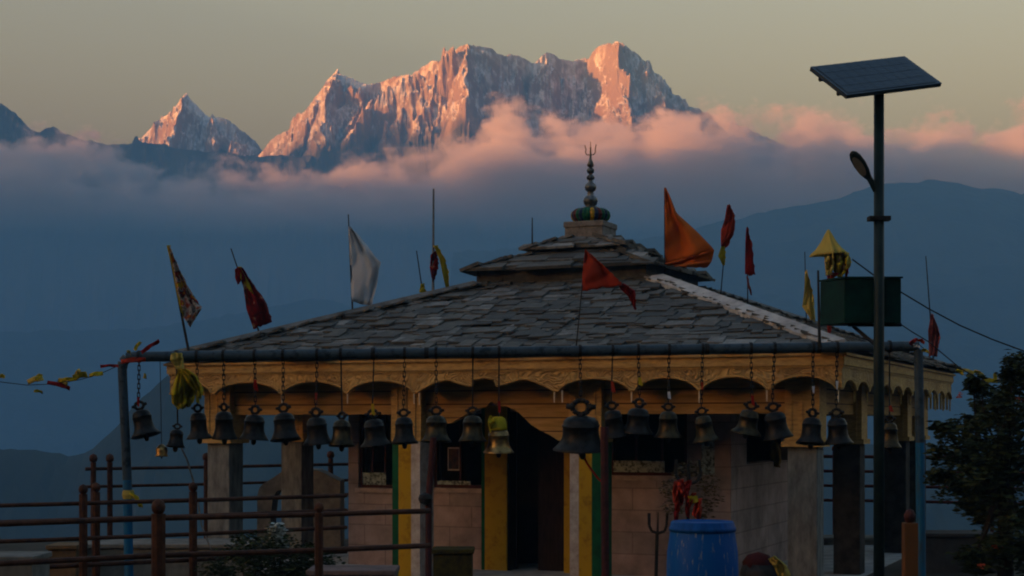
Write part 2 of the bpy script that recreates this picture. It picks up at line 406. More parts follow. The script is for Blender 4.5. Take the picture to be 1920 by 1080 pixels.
# ------------------------------------------------------------------ materials of the place
def slate_mat():
    m, nt, b = new_mat("slate"); N, L = nt.nodes.new, nt.links.new
    at = N("ShaderNodeAttribute"); at.attribute_name = "shade"
    tc = N("ShaderNodeTexCoord"); nz = N("ShaderNodeTexNoise"); nz.inputs["Scale"].default_value = 7; nz.inputs["Detail"].default_value = 10; nz.inputs["Roughness"].default_value = .7
    L(tc.outputs["Object"], nz.inputs["Vector"])
    a = N("ShaderNodeMath"); a.operation = 'MULTIPLY_ADD'; a.inputs[1].default_value = 1.5; L(nz.outputs[0], a.inputs[0]); L(at.outputs["Fac"], a.inputs[2])
    b2 = N("ShaderNodeMath"); b2.operation = 'SUBTRACT'; b2.inputs[1].default_value = 0.75; L(a.outputs[0], b2.inputs[0])
    cr = N("ShaderNodeValToRGB"); e = cr.color_ramp.elements
    e[0].position, e[0].color = 0.05, (0.035, 0.036, 0.034, 1)
    e[1].position, e[1].color = 1.0, (0.22, 0.215, 0.20, 1)
    for p_, c_ in ((0.3, (0.055, 0.054, 0.05, 1)), (0.55, (0.085, 0.08, 0.068, 1)), (0.75, (0.115, 0.115, 0.112, 1))):
        k = e.new(p_); k.color = c_
    L(b2.outputs[0], cr.inputs[0]); L(cr.outputs[0], b.inputs["Base Color"])
    b.inputs["Roughness"].default_value = 0.7; b.inputs["Specular IOR Level"].default_value = 0.25
    bp = N("ShaderNodeBump"); bp.inputs["Strength"].default_value = 0.5; bp.inputs["Distance"].default_value = 0.02; L(nz.outputs[0], bp.inputs["Height"]); L(bp.outputs[0], b.inputs["Normal"])
    return m
SLATE = slate_mat()
WOOD = mat("carved_wood", (0.52, 0.325, 0.105), (0.31, 0.185, 0.065), scale=9, stretch=(1, 1, 4), rough=0.6, bump=0.5, c3=(0.43, 0.265, 0.09))
def carve_mat():
    m, nt, b = new_mat("wood_carving"); b.inputs["Specular IOR Level"].default_value = .15; N, L = nt.nodes.new, nt.links.new
    tc = N("ShaderNodeTexCoord"); nz = N("ShaderNodeTexNoise"); nz.inputs["Scale"].default_value = 3.2; nz.inputs["Detail"].default_value = 1; nz.inputs["Distortion"].default_value = 2.4
    L(tc.outputs["Object"], nz.inputs["Vector"])
    wv = N("ShaderNodeMath"); wv.operation = 'MULTIPLY'; wv.inputs[1].default_value = 42; L(nz.outputs[0], wv.inputs[0])
    sn = N("ShaderNodeMath"); sn.operation = 'SINE'; L(wv.outputs[0], sn.inputs[0])
    n3 = N("ShaderNodeTexNoise"); n3.inputs["Scale"].default_value = 2; n3.inputs["Detail"].default_value = 7
    L(tc.outputs["Object"], n3.inputs["Vector"])
    cr = N("ShaderNodeValToRGB"); e = cr.color_ramp.elements
    e[0].position, e[0].color = 0.35, (0.34, 0.195, 0.07, 1); e[1].position, e[1].color = 0.65, (0.58, 0.36, 0.125, 1)
    L(n3.outputs[0], cr.inputs[0])
    mx = N("ShaderNodeMix"); mx.data_type = 'RGBA'; mx.blend_type = 'MULTIPLY'
    r2 = N("ShaderNodeMapRange"); r2.inputs[1].default_value = -1; r2.inputs[3].default_value = 0.82; L(sn.outputs[0], r2.inputs[0])
    cb = N("ShaderNodeCombineColor"); [L(r2.outputs[0], cb.inputs[i]) for i in range(3)]
    mx.inputs[0].default_value = 1; L(cr.outputs[0], mx.inputs[6]); L(cb.outputs[0], mx.inputs[7]); L(mx.outputs[2], b.inputs["Base Color"])
    bp = N("ShaderNodeBump"); bp.inputs["Strength"].default_value = 0.5; bp.inputs["Distance"].default_value = 0.03; L(sn.outputs[0], bp.inputs["Height"]); L(bp.outputs[0], b.inputs["Normal"])
    b.inputs["Roughness"].default_value = 0.6
    return m
CARVE = carve_mat()
def plank_mat():
    m, nt, b = new_mat("wood_planks"); b.inputs["Specular IOR Level"].default_value = .15; N, L = nt.nodes.new, nt.links.new
    tc = N("ShaderNodeTexCoord"); sp = N("ShaderNodeSeparateXYZ"); L(tc.outputs["Object"], sp.inputs[0])
    fr = N("ShaderNodeMath"); fr.operation = 'MULTIPLY'; fr.inputs[1].default_value = 6.2; L(sp.outputs[2], fr.inputs[0])
    f2 = N("ShaderNodeMath"); f2.operation = 'FRACT'; L(fr.outputs[0], f2.inputs[0])
    f3 = N("ShaderNodeMath"); f3.operation = 'GREATER_THAN'; f3.inputs[1].default_value = 0.1; L(f2.outputs[0], f3.inputs[0])
    nz = N("ShaderNodeTexNoise"); nz.inputs["Scale"].default_value = 3; nz.inputs["Detail"].default_value = 8
    mp = N("ShaderNodeMapping"); mp.inputs["Scale"].default_value = (1, 1, 9); L(tc.outputs["Object"], mp.inputs[0]); L(mp.outputs[0], nz.inputs["Vector"])
    cr = N("ShaderNodeValToRGB"); e = cr.color_ramp.elements
    e[0].position, e[0].color = 0.35, (0.28, 0.17, 0.05, 1); e[1].position, e[1].color = 0.65, (0.44, 0.265, 0.09, 1)
    L(nz.outputs[0], cr.inputs[0])
    mx = N("ShaderNodeMix"); mx.data_type = 'RGBA'; mx.inputs[6].default_value = (0.10, 0.05, 0.02, 1)
    L(f3.outputs[0], mx.inputs[0]); L(cr.outputs[0], mx.inputs[7]); L(mx.outputs[2], b.inputs["Base Color"])
    b.inputs["Roughness"].default_value = 0.65
    return m
PLANK = plank_mat()
STONE = mat("column_stone", (0.20, 0.21, 0.205), (0.085, 0.09, 0.09), scale=7, rough=0.9, bump=0.5, stretch=(1.6, 1.6, 0.5), detail=10)
CEMENT = mat("cement", (0.42, 0.42, 0.41), (0.22, 0.22, 0.22), scale=3.5, rough=0.9, bump=0.4, detail=9)
def block_mat():
    m, nt, b = new_mat("pink_blocks"); b.inputs["Specular IOR Level"].default_value = .12; N, L = nt.nodes.new, nt.links.new
    tc = N("ShaderNodeTexCoord"); sp = N("ShaderNodeSeparateXYZ"); L(tc.outputs["Object"], sp.inputs[0])
    ad = N("ShaderNodeMath"); L(sp.outputs[0], ad.inputs[0]); L(sp.outputs[1], ad.inputs[1])
    cb = N("ShaderNodeCombineXYZ"); L(ad.outputs[0], cb.inputs[0]); L(sp.outputs[2], cb.inputs[1])
    br = N("ShaderNodeTexBrick"); br.inputs["Scale"].default_value = 1.0; br.inputs["Brick Width"].default_value = 0.62; br.inputs["Row Height"].default_value = 0.27
    br.inputs["Mortar Size"].default_value = 0.008; br.inputs["Color1"].default_value = (0.38, 0.285, 0.27, 1); br.inputs["Color2"].default_value = (0.31, 0.25, 0.24, 1); br.inputs["Mortar"].default_value = (0.24, 0.185, 0.175, 1)
    L(cb.outputs[0], br.inputs["Vector"])
    nz = N("ShaderNodeTexNoise"); nz.inputs["Scale"].default_value = 1.8; nz.inputs["Detail"].default_value = 10; nz.inputs["Roughness"].default_value = .65; L(tc.outputs["Object"], nz.inputs["Vector"])
    r2 = N("ShaderNodeMapRange"); r2.inputs[1].default_value = 0.3; r2.inputs[2].default_value = 0.7; r2.inputs[3].default_value = 0.4; r2.inputs[4].default_value = 1.15; L(nz.outputs[0], r2.inputs[0])
    c3 = N("ShaderNodeCombineColor"); [L(r2.outputs[0], c3.inputs[i]) for i in range(3)]
    mx = N("ShaderNodeMix"); mx.data_type = 'RGBA'; mx.blend_type = 'MULTIPLY'; mx.inputs[0].default_value = 1
    L(br.outputs[0], mx.inputs[6]); L(c3.outputs[0], mx.inputs[7]); L(mx.outputs[2], b.inputs["Base Color"])
    bp = N("ShaderNodeBump"); bp.inputs["Strength"].default_value = 0.6; bp.inputs["Distance"].default_value = 0.01; L(br.outputs["Fac"], bp.inputs["Height"]); bp.invert = True; L(bp.outputs[0], b.inputs["Normal"])
    b.inputs["Roughness"].default_value = 0.85
    return m
PINK = block_mat()
YEL = mat("yellow_paint", (0.40, 0.235, 0.008), (0.24, 0.12, 0.006), scale=8, rough=0.6, lo=0.3, hi=0.5, detail=9)
GRN = mat("green_paint", (0.004, 0.09, 0.035), (0.004, 0.05, 0.02), scale=7, rough=0.6)
WHT = mat("white_paint", (0.48, 0.44, 0.41), (0.30, 0.25, 0.22), scale=9, rough=0.7)
MAROON = mat("maroon_paint", (0.07, 0.02, 0.02), (0.03, 0.012, 0.012), scale=12, rough=0.6)
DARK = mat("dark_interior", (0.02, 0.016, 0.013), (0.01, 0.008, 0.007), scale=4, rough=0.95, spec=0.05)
PIPE = mat("pipe_paint", (0.030, 0.050, 0.068), (0.012, 0.024, 0.034), scale=9, rough=0.5, c3=(0.04, 0.065, 0.09))
BLUEP = mat("blue_pipe_paint", (0.006, 0.12, 0.27), (0.03, 0.07, 0.11), scale=9, rough=0.5, lo=0.3, hi=0.6, stretch=(1, 1, .4))
POLE = mat("dark_green_pole", (0.012, 0.026, 0.027), (0.005, 0.012, 0.014), scale=9, rough=0.45)
BRONZE = mat("dark_bronze", (0.018, 0.018, 0.017), (0.005, 0.005, 0.006), scale=14, rough=0.42, metal=0.25, c3=(0.015, 0.0145, 0.014))
BRASS = mat("brass", (0.34, 0.22, 0.08), (0.10, 0.065, 0.03), scale=12, rough=0.35, metal=0.85)
OLDBR = mat("worn_brass", (0.075, 0.055, 0.026), (0.012, 0.012, 0.010), scale=10, rough=0.4, metal=0.7)
IRON = mat("iron", (0.030, 0.030, 0.030), (0.012, 0.012, 0.012), scale=20, rough=0.6, metal=0.3)
BROWN = mat("brown_rail_paint", (0.085, 0.032, 0.015), (0.03, 0.012, 0.007), scale=10, rough=0.6)
ORWOOD = mat("orange_brown_wood", (0.12, 0.048, 0.015), (0.10, 0.045, 0.015), scale=10, rough=0.6, stretch=(3, 3, .5))
ZINC = mat("finial_metal", (0.14, 0.15, 0.155), (0.03, 0.034, 0.036), scale=12, rough=0.35, metal=0.6)
PALE = mat("pale_wood_pin", (0.72, 0.62, 0.45), (0.55, 0.45, 0.3), scale=20, rough=0.6)
def cloth_mat(name, *cols, scale=6, stretch=(1, 1, 1)):
    m, nt, b = new_mat(name); N, L = nt.nodes.new, nt.links.new
    tc = N("ShaderNodeTexCoord"); mp = N("ShaderNodeMapping"); mp.inputs["Scale"].default_value = stretch
    nz = N("ShaderNodeTexNoise"); nz.inputs["Scale"].default_value = scale; nz.inputs["Detail"].default_value = 3
    L(tc.outputs["Object"], mp.inputs[0]); L(mp.outputs[0], nz.inputs["Vector"])
    cr = N("ShaderNodeValToRGB"); e = cr.color_ramp.elements; n = len(cols)
    e[0].position, e[0].color = 0.33, (*cols[0], 1); e[1].position, e[1].color = 0.67, (*cols[-1], 1)
    for i, c in enumerate(cols[1:-1]): k = e.new(0.33 + 0.34 * (i + 1) / (n - 1)); k.color = (*c, 1)
    L(nz.outputs[0], cr.inputs[0]); L(cr.outputs[0], b.inputs["Base Color"]); b.inputs["Roughness"].default_value = 0.9; b.inputs["Specular IOR Level"].default_value = 0.1
    tr = N("ShaderNodeBsdfTranslucent"); L(cr.outputs[0], tr.inputs[0]); ms = N("ShaderNodeMixShader"); ms.inputs[0].default_value = 0.35
    L(b.outputs[0], ms.inputs[1]); L(tr.outputs[0], ms.inputs[2]); L(ms.outputs[0], nt.nodes["Material Output"].inputs[0])
    return m
C_ORANGE = cloth_mat("orange_cloth", (0.50, 0.10, 0.012), (0.62, 0.15, 0.02), scale=2)
C_RED = cloth_mat("red_cloth", (0.22, 0.012, 0.010), (0.32, 0.02, 0.015), scale=3)
C_BRICK = cloth_mat("brick_red_cloth", (0.30, 0.03, 0.015), (0.40, 0.05, 0.02), scale=3)
C_YEL = cloth_mat("yellow_cloth", (0.38, 0.28, 0.01), (0.55, 0.45, 0.03), scale=4)
C_PYEL = cloth_mat("pale_yellow_cloth", (0.52, 0.40, 0.09), (0.60, 0.48, 0.12), scale=2)
C_WHT = cloth_mat("white_cloth", (0.50, 0.54, 0.60), (0.62, 0.66, 0.72), scale=2)
C_RY = cloth_mat("red_yellow_cloth", (0.48, 0.35, 0.02), (0.30, 0.02, 0.02), (0.03, 0.03, 0.03), (0.50, 0.45, 0.40), (0.35, 0.03, 0.02), (0.55, 0.40, 0.03), scale=7)
C_MIX = cloth_mat("patterned_red_cloth", (0.22, 0.010, 0.012), (0.25, 0.012, 0.016), (0.20, 0.01, 0.012), (0.12, 0.01, 0.012), (0.10, 0.01, 0.012), (0.25, 0.012, 0.015), (0.42, 0.34, 0.2), scale=5)
C_PINK = cloth_mat("faded_red_cloth", (0.22, 0.05, 0.05), (0.34, 0.10, 0.09), scale=4)

# ------------------------------------------------------------------ temple
TA = R(22.9); CA, SA = math.cos(TA), math.sin(TA)
TX, TY = 1.24, 22.58
temple = thing("temple", "small stone temple with slate pyramid roof, carved golden wood eaves and pink block walls", "temple", (TX, TY, 0), -TA)
def T(lx, ly, z=0): return Vector((TX + lx * CA + ly * SA, TY - lx * SA + ly * CA, z))
def lx_of(px, ly):
    k = (px - 960) / F; return (k * (TY + CA * ly) - (TX + SA * ly)) / (CA + SA * k)
def ly_of(px, lx):
    k = (px - 960) / F; return (k * (TY - SA * lx) - (TX + CA * lx)) / (SA - CA * k)
def z_of(py, lx, ly): return EYE + (HY - py) / F * T(lx, ly).y
H4 = 4.26
ZE = 2.60                                      # top of the fascia
rnd = random.Random(5)
def slates(mb, h0, h1, z0, z1, rows, wa, wb, thick=0.03, over=1.5, cx=0.0, jit=0.03, bright=0.0):
    run = h0 - h1; ang = math.atan2(z1 - z0, run); L = math.hypot(run, z1 - z0); ds = L / rows
    for side in range(4):
        Rz = Matrix.Translation((cx, 0, 0)) @ Matrix.Rotation(side * math.pi / 2, 4, 'Z')
        for r in range(rows):
            t = r / rows; hw = h0 - run * t; x = -hw + rnd.uniform(-0.05, 0.02)
            while x < hw - 0.03:
                wd = min(rnd.uniform(wa, wb), hw + 0.03 - x)
                if wd < 0.05: break
                y = -hw; z = z0 + (z1 - z0) * t
                lift = rnd.uniform(0.0, 0.35) * thick
                M = Rz @ Matrix.Translation((x + wd / 2, y + rnd.uniform(-jit, jit), z + lift)) @ Matrix.Rotation(ang - R(rnd.uniform(1, 5)), 4, 'X') @ Matrix.Rotation(R(rnd.uniform(-5, 5)), 4, 'Z')
                th = thick * rnd.uniform(0.6, 1.5)
                at = min(1, max(0, rnd.gauss(0.42 + bright, 0.18)))
                # irregular quad slab
                q = [(-wd / 2, rnd.uniform(-.05, .04)), (wd / 2, rnd.uniform(-.05, .04)), (wd / 2 - rnd.uniform(0, .03), ds * over), (-wd / 2 + rnd.uniform(0, .03), ds * over)]
                vs = [M @ Vector((a, b, c)) for c in (0, th) for a, b in q]
                mb.add(vs, [(0, 3, 2, 1), (4, 5, 6, 7), (0, 1, 5, 4), (1, 2, 6, 5), (2, 3, 7, 6), (3, 0, 4, 7)], 0, at)
                x += wd + 0.004
def frustum(mb, h0, h1, z0, z1, zb, cx=0, at=0.2):
    v = []
    for h, z in ((h0, zb), (h0, z0), (h1, z1)): v += [(cx - h, -h, z), (cx + h, -h, z), (cx + h, h, z), (cx - h, h, z)]
    f = [(3, 2, 1, 0), (8, 9, 10, 11)]
    for b in (0, 4):
        for k in range(4): f.append((b + k, b + (k + 1) % 4, b + 4 + (k + 1) % 4, b + 4 + k))
    mb.add(v, f, 0, at)
Z0, ZA = 2.66, 4.20
def zroof(h): return Z0 + (ZA - Z0) * (4.34 - h) / 4.34
mb = MB(); frustum(mb, 4.30, 1.2, Z0 - 0.02, zroof(1.2) - 0.03, Z0 - 0.06)
slates(mb, 4.38, 1.15, Z0 + 0.0, zroof(1.15), 38, 0.09, 0.40, thick=0.018, over=2.8, jit=.075)
mb.build("main_roof", SLATE, temple, attr=True)
UX = -0.14
mb = MB()
mb.box((UX - 1.22, -1.22, zroof(1.3) - 0.1), (UX + 1.22, 1.22, 3.93), 0, 0.15)
mb.build("roof_neck", SLATE, temple, attr=True)
mb = MB(); frustum(mb, 1.22, 0.55, 3.99, 4.26, 3.93, UX)
slates(mb, 1.37, 0.6, 3.94, 4.24, 6, 0.2, 0.8, thick=0.035, over=1.8, cx=UX, jit=0.07)
frustum(mb, 0.62, 0.3, 4.30, 4.44, 4.24, UX)
slates(mb, 0.77, 0.26, 4.27, 4.46, 4, 0.2, 0.6, thick=0.035, over=1.7, cx=UX, jit=0.05, bright=0.25)
mb.build("upper_roof", SLATE, temple, attr=True)
CAPD = mat("old_ridge_slate", (0.17, 0.17, 0.165), (0.07, 0.07, 0.068), scale=4, rough=.85, bump=.5, detail=9)
# cement caps on the hips
for k in range(4):
    ang = math.pi / 4 + k * math.pi / 2
    mb = MB(); n = 14
    for i in range(n):
        h0_ = 4.30 - (4.30 - 1.35) * i / n; h1_ = 4.30 - (4.30 - 1.35) * (i + 1) / n
        for sgn in (-1, 1):
            wk = 0.19 if k == 3 else 0.09; w0, w1 = wk + rnd.uniform(-.02, .02), wk + rnd.uniform(-.02, .02)
            cx_, cy_ = math.copysign(1, math.cos(ang)), math.copysign(1, math.sin(ang))
            a0 = Vector((cx_ * h0_, cy_ * h0_, zroof(h0_) + .10)); a1 = Vector((cx_ * h1_, cy_ * h1_, zroof(h1_) + .10))
            off = Vector((cx_, 0, 0)) if sgn < 0 else Vector((0, cy_, 0))
            b0 = a0 - off * w0 * 1.2 + Vector((0, 0, -.03)); b1 = a1 - off * w1 * 1.2 + Vector((0, 0, -.03))
            dn = Vector((0, 0, -.06))
            mb.add([a0, a1, b1, b0, a0 + dn, a1 + dn, b1 + dn, b0 + dn], [(0, 1, 2, 3), (4, 7, 6, 5), (3, 2, 6, 7), (0, 3, 7, 4), (1, 5, 6, 2)])
    mb.build("ridge_cap", CEMENT if k == 3 else CAPD, temple)
# block under the spire
mb = MB(); mb.box((UX - .285, -.285, 4.40), (UX + .285, .285, 4.70)); mb.box((UX - .30, -.30, 4.62), (UX + .30, .30, 4.703))
mb.build("spire_base", mat("old_concrete", (0.22, 0.20, 0.18), (0.11, 0.10, 0.09), scale=9, rough=.9, bump=.5), temple, bevel=0.015)
# painted ribbed stone disc
mb = MB(); n = 28
for k in range(n):
    M = Matrix.Translation((UX, 0, 4.81)) @ Matrix.Rotation(2 * math.pi * k / n, 4, 'Z')
    pr = [(0.0, -.10), (.10, -.10), (.22, -.095), (.27, -.05), (.285, 0), (.27, .05), (.22, .09), (0.1, .10)]
    v = []; da = math.pi / n * 0.98
    for r_, z_ in pr:
        for s_ in (-1, 0, 1):
            rr = r_ * (1.0 if s_ == 0 else 0.95); v.append(M @ Vector((rr * math.cos(da * s_), rr * math.sin(da * s_), z_)))
    f = []
    for i in range(len(pr) - 1):
        for j in (0, 1): f.append((3 * i + j, 3 * i + j + 1, 3 * i + j + 4, 3 * i + j + 3))
    mb.add(v, f, [0, 0, 1, 2, 3, 0, 2][k % 7])
mb.build("ribbed_disc", [mat("disc_green", (0.01, 0.10, 0.05), rough=.5), mat("disc_yellow", (0.45, 0.27, 0.02), rough=.5), mat("disc_blue", (0.015, 0.03, 0.07), rough=.5), mat("disc_red", (0.10, 0.015, 0.012), rough=.5)], temple)
fin = MB()
zf = lambda py: EYE + (HY - py) / F * TY
def bulb(zc_, r, h): return [(r * .45, zc_ - h), (r * .85, zc_ - h * .6), (r, zc_), (r * .85, zc_ + h * .55), (r * .4, zc_ + h)]
prof = [(0.14, zf(390)), (.10, zf(387))] + bulb(zf(376), .105, .085) + [(.05, zf(362))] + bulb(zf(350), .085, .07) + [(.035, zf(339))] + bulb(zf(332), .06, .04) + [(.03, zf(324))] + bulb(zf(319), .055, .045) + [(.045, zf(311)), (.05, zf(308)), (.02, zf(298)), (.012, zf(285)), (.012, zf(275))]
fin.lathe(prof, Matrix.Translation((UX, 0, 0)), 20)
fo = fin.build("finial", ZINC, temple, smooth=True)
tr = MB(); zt0 = zf(289)
tr.tube((UX, 0, zt0), (UX, 0, zf(264)), .011, .004)
for sg in (-1, 1):
    pts = [Vector((UX + sg * x, 0, zt0 + z)) for x, z in ((0, 0), (.05, .0), (.075, .03), (.07, .08), (.085, .14))]
    tr.path(pts, .007)
trd = tr.build("trident", ZINC, fo)

# fascias: carved boards with scalloped lower edge
def scallop(vals, arch, valley, xs, peak=None):
    out = []
    for x in xs:
        z = valley
        for a, b in zip(vals[:-1], vals[1:]):
            if a <= x <= b:
                t = (x - a) / (b - a); lo_ = 0.07 * min(1, .45 / (b - a))
                if t < lo_ or t > 1 - lo_: z = valley
                else:
                    tt = (t - lo_) / (1 - 2 * lo_)
                    z = valley + (arch - valley) * math.sin(math.pi * tt) ** 0.55
                    if b - a > 1.3:      # the wide bracket-shaped bay over the door
                        z = valley + (arch - valley) * (min(1, math.sin(math.pi * min(tt, 1 - tt) * 2.1) if min(tt, 1 - tt) < .24 else 1 - 0.55 * math.sin(math.pi * (min(tt, 1 - tt) - .24) / .4) + 0.0))
                        if abs(tt - .5) < .08: z = arch - (valley - arch) * 0.15 * (1 - abs(tt - .5) / .08)
        out.append(z)
    return out
vals_px = [335, 400, 527, 650, 778, 1043, 1185, 1312, 1441, 1572]
yf = -H4
vals = [-H4] + [lx_of(p, yf) for p in vals_px[1:]] + [H4]
zv, zarch = 2.235, 2.375
fas = {}
def fascia(name, side, vals, w=H4, zv=zv, zarch=zarch, parent=temple):
    Rz = Matrix.Rotation(side * math.pi / 2, 4, 'Z')
    xs = sorted(set(np.round(np.concatenate([np.linspace(-w, w, 420), vals]), 4)))
    mb = MB(); mb.strip(xs, scallop(vals, zarch, zv, xs), [ZE - .1] * len(xs), -H4, -H4 + .04, M=Rz)
    o = mb.build("carved_fascia", CARVE, parent)
    mb = MB(); mb.box((-w - .03, -H4 - .03, ZE - .1), (w + .03, -H4 + .06, ZE), M=Rz); mb.box((-w - .015, -H4 - .012, ZE - .125), (w + .015, -H4 - .001, ZE - .103), M=Rz)
    mb.box((-w - .06, -H4 - .06, ZE + .002), (w + .06, -H4 + .1, ZE + .03), M=Rz)
    mb.build("moulding", WOOD, o)
    # raised rim along the scallops
    rim = MB(); zs = scallop(vals, zarch, zv, xs)
    for i in range(0, len(xs) - 1):
        a = Rz @ Vector((xs[i], -H4 - .006, zs[i] + .016)); b = Rz @ Vector((xs[i + 1], -H4 - .006, zs[i + 1] + .016))
        rim.tube(a, b, .012, .012, 5)
    rim.build("scalloped_rim", WOOD, o)
    return o, Rz
f0, _ = fascia("front", 0, vals)
valr = list(np.linspace(-H4, H4, 12))
f1, Rz1 = fascia("right", 1, valr, zarch=2.34)
fascia("back", 2, valr); fascia("left", 3, valr)
def pin(M, x, z, L=.15, parent=f0, r=.011, m=PALE):
    p = MB(); a = M @ Vector((x, -H4 + .02, z)); b = M @ Vector((x, -H4 + .02, z - L))
    p.tube(a, b, r, r * .7, 6); p.build("pendant", m, parent)
I4 = Matrix.Identity(4)
for px_, L_ in ((527, .15), (650, .14), (775, .15), (785, .16), (1038, .14), (1053, .14), (1183, .14), (1310, .15), (1437, .14), (1571, .15)):
    pin(I4, lx_of(px_, yf), zv + .02, L_)
for i, v_ in enumerate(valr[1:]): pin(Rz1, v_, zv + .02, .14 if i < 6 else .2, f1, .013, WOOD)
for i in range(7): pin(Rz1, 1.9 + i * .34, zv + .06, .22, f1, .02, WOOD)

# soffit, lintel boards behind the fascia, capitals, columns
mb = MB(); mb.box((-H4 + .05, -H4 + .05, ZE - .12), (H4 - .05, H4 - .05, ZE - .03)); mb.build("ceiling", mat("ceiling_boards", (0.16, 0.085, 0.03), (0.09, 0.05, 0.02), scale=6), temple)
E = 3.76; ZB = 1.985
def side_strip(side, a, b, zb=ZB, y=-E, th=.09): 
    mb = MB(); mb.box((a, y - th, zb), (b, y + th, ZE - .13), M=Matrix.Rotation(side * math.pi / 2, 4, 'Z')); return mb
ca, cb_ = lx_of(775, -E), lx_of(1108, -E)
for a, b in ((-E + .2, ca - .19), (cb_ + .19, E - .2)):
    side_strip(0, a, b).build("lintel", PLANK, temple)
side_strip(1, -E + .2, E - .2).build("lintel", PLANK, temple)
side_strip(3, -E + .2, E - .2).build("lintel", PLANK, temple)
side_strip(2, -E + .2, E - .2).build("lintel", PLANK, temple)
# arched panel over the entrance
apx = [(802, 797), (820, 797), (850, 793), (868, 783), (885, 772), (905, 765), (916, 763), (921, 757), (925, 752), (930, 757), (936, 761), (955, 763), (972, 770), (985, 782), (1000, 797), (1015, 806), (1035, 816), (1050, 826), (1070, 829), (1083, 829)]
xs = [lx_of(p, -E) for p, _ in apx]; zb = [z_of(q, lx_of(p, -E), -E) for p, q in apx]
xs = [ca + .19] + xs + [cb_ - .19]; zb = [zb[0]] + zb + [zb[-1]]
xx = list(np.linspace(xs[0], xs[-1], 160)); zz = list(np.interp(xx, xs, zb))
MB().strip(xx, zz, [ZE - .13] * len(xx), -E - .06, -E + .04).build("entrance_arch", PLANK, temple)
def column(lx, ly, shaft, capz0=1.62):
    p = MB(); h = .165
    p.box((lx - h, ly - h, 0), (lx + h, ly + h, capz0)); o = p.build("column", shaft, temple, bevel=.012)
    c = MB(); g = .19
    c.box((lx - g, ly - g, capz0 + .06), (lx + g, ly + g, ZE - .125)); c.box((lx - g - .03, ly - g - .03, capz0), (lx + g + .03, ly + g + .03, capz0 + .06))
    for k in (-1, 0, 1): c.box((lx + k * .12 - .012, ly - g - .012, capz0 + .07), (lx + k * .12 + .012, ly - g + .002, ZE - .14))
    c.build("capital", WOOD, o)
for lx_, ly_ in ((-E, -E), (E, -E), (-E, -1.95)): column(lx_, ly_, STONE)
DSTONE = mat("dark_column_stone", (0.055, 0.05, 0.045), (0.02, 0.02, 0.018), scale=7, rough=.9, bump=.4)  # near-black stone for the remaining side and back columns
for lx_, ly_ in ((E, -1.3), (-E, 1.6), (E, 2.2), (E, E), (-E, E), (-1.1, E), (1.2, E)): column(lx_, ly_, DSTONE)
for cx_, order in ((ca, (1, 0, 2)), (cb_, (2, 0, 1))):        # painted porch columns: stripes of green, yellow, white
    p = MB(); h = .19; x_ = cx_ - h; ws = (.085, .17, .12) if order[0] == 1 else (.11, .16, .11)
    for k, w_ in zip(order, ws): p.box((x_, -E - h, 0), (x_ + w_ - .001, -E + h, 1.66), k); x_ += w_
    o = p.build("painted_column", [YEL, GRN, WHT], temple)
    c = MB(); c.box((cx_ - .2, -E - .2, 1.66), (cx_ + .2, -E + .2, ZE - .125))
    for k in (-1, 0, 1): c.box((cx_ + k * .12 - .012, -E - .214, 1.7), (cx_ + k * .12 + .012, -E - .199, ZE - .14))
    c.build("capital", WOOD, o)

# sanctum walls with openings
S = 2.6
def wall_open(side, x0, x1, openings, thick=.25, name="wall", m=PINK):
    """wall along x at y=-S, openings = (xa, xb, za, zb)"""
    M = Matrix.Rotation(side * math.pi / 2, 4, 'Z'); mb = MB(); x = x0
    for xa, xb, za, zb_ in sorted(openings):
        if xa > x: mb.box((x, -S, 0), (xa, -S + thick, ZE - .13), M=M)
        if za > 0: mb.box((xa, -S, 0), (xb, -S + thick, za), M=M)
        mb.box((xa, -S, zb_), (xb, -S + thick, ZE - .13), M=M); x = xb
    mb.box((x, -S, 0), (x1, -S + thick, ZE - .13), M=M)
    return mb.build(name, m, temple)
X = lambda px: lx_of(px, -S)
Zw = lambda py, px=1000: z_of(py, lx_of(px, -S), -S)
wz = Zw(915, 700)
opens = [(X(672), X(742), wz, 2.02), (X(812), X(908), wz, 2.0), (X(955), X(1060), 0.0, 2.02), (X(1142), X(1288), Zw(892, 1200), 2.05)]
wall_open(0, -S, S, opens)
ra, rb = ly_of(1400, S), ly_of(1478, S)
wall_open(1, -S + .26, S, [(ra, rb, z_of(870, S, ra), 2.05)])
wall_open(2, -S, S - .26, []); wall_open(3, -S + .26, S - .26, [])
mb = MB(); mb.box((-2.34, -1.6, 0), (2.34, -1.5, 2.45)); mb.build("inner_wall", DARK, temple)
TILE = mat("pale_blue_tiles", (0.30, 0.38, 0.38), (0.05, 0.07, 0.07), scale=22, rough=.5, lo=.4, hi=.55, detail=3)
def window(px0, px1, py0, sill=TILE, bars=2, tile_h=.12):
    xa, xb = X(px0), X(px1); za = Zw(py0, (px0 + px1) / 2)
    f = MB(); t = .04
    f.box((xa + .002, -S + .03, za + .002), (xa + t, -S + .1, 2.0)); f.box((xb - t, -S + .03, za + .002), (xb - .002, -S + .1, 2.0))
    f.box((xa + t, -S + .03, za + .002), (xb - t, -S + .1, za + t))
    for k in range(bars):
        x_ = xa + (xb - xa) * (k + 1) / (bars + 1); f.box((x_ - .012, -S + .05, za + t), (x_ + .012, -S + .08, 2.0))
    o = f.build("window", MAROON, temple)
    s_ = MB(); s_.box((xa - .04, -S - .03, za - .06), (xb + .04, -S + .02, za - .002)); s_.build("sill", mat("pale_pink_sill", (0.42, 0.33, 0.30), scale=8), o)
    if tile_h:
        s_ = MB(); s_.box((xa + t, -S + .04, za + t), (xa + (xb - xa) * .7, -S + .06, za + t + tile_h)); s_.build("tile_panel", sill, o)
    return o
window(672, 742, 915, tile_h=.16)
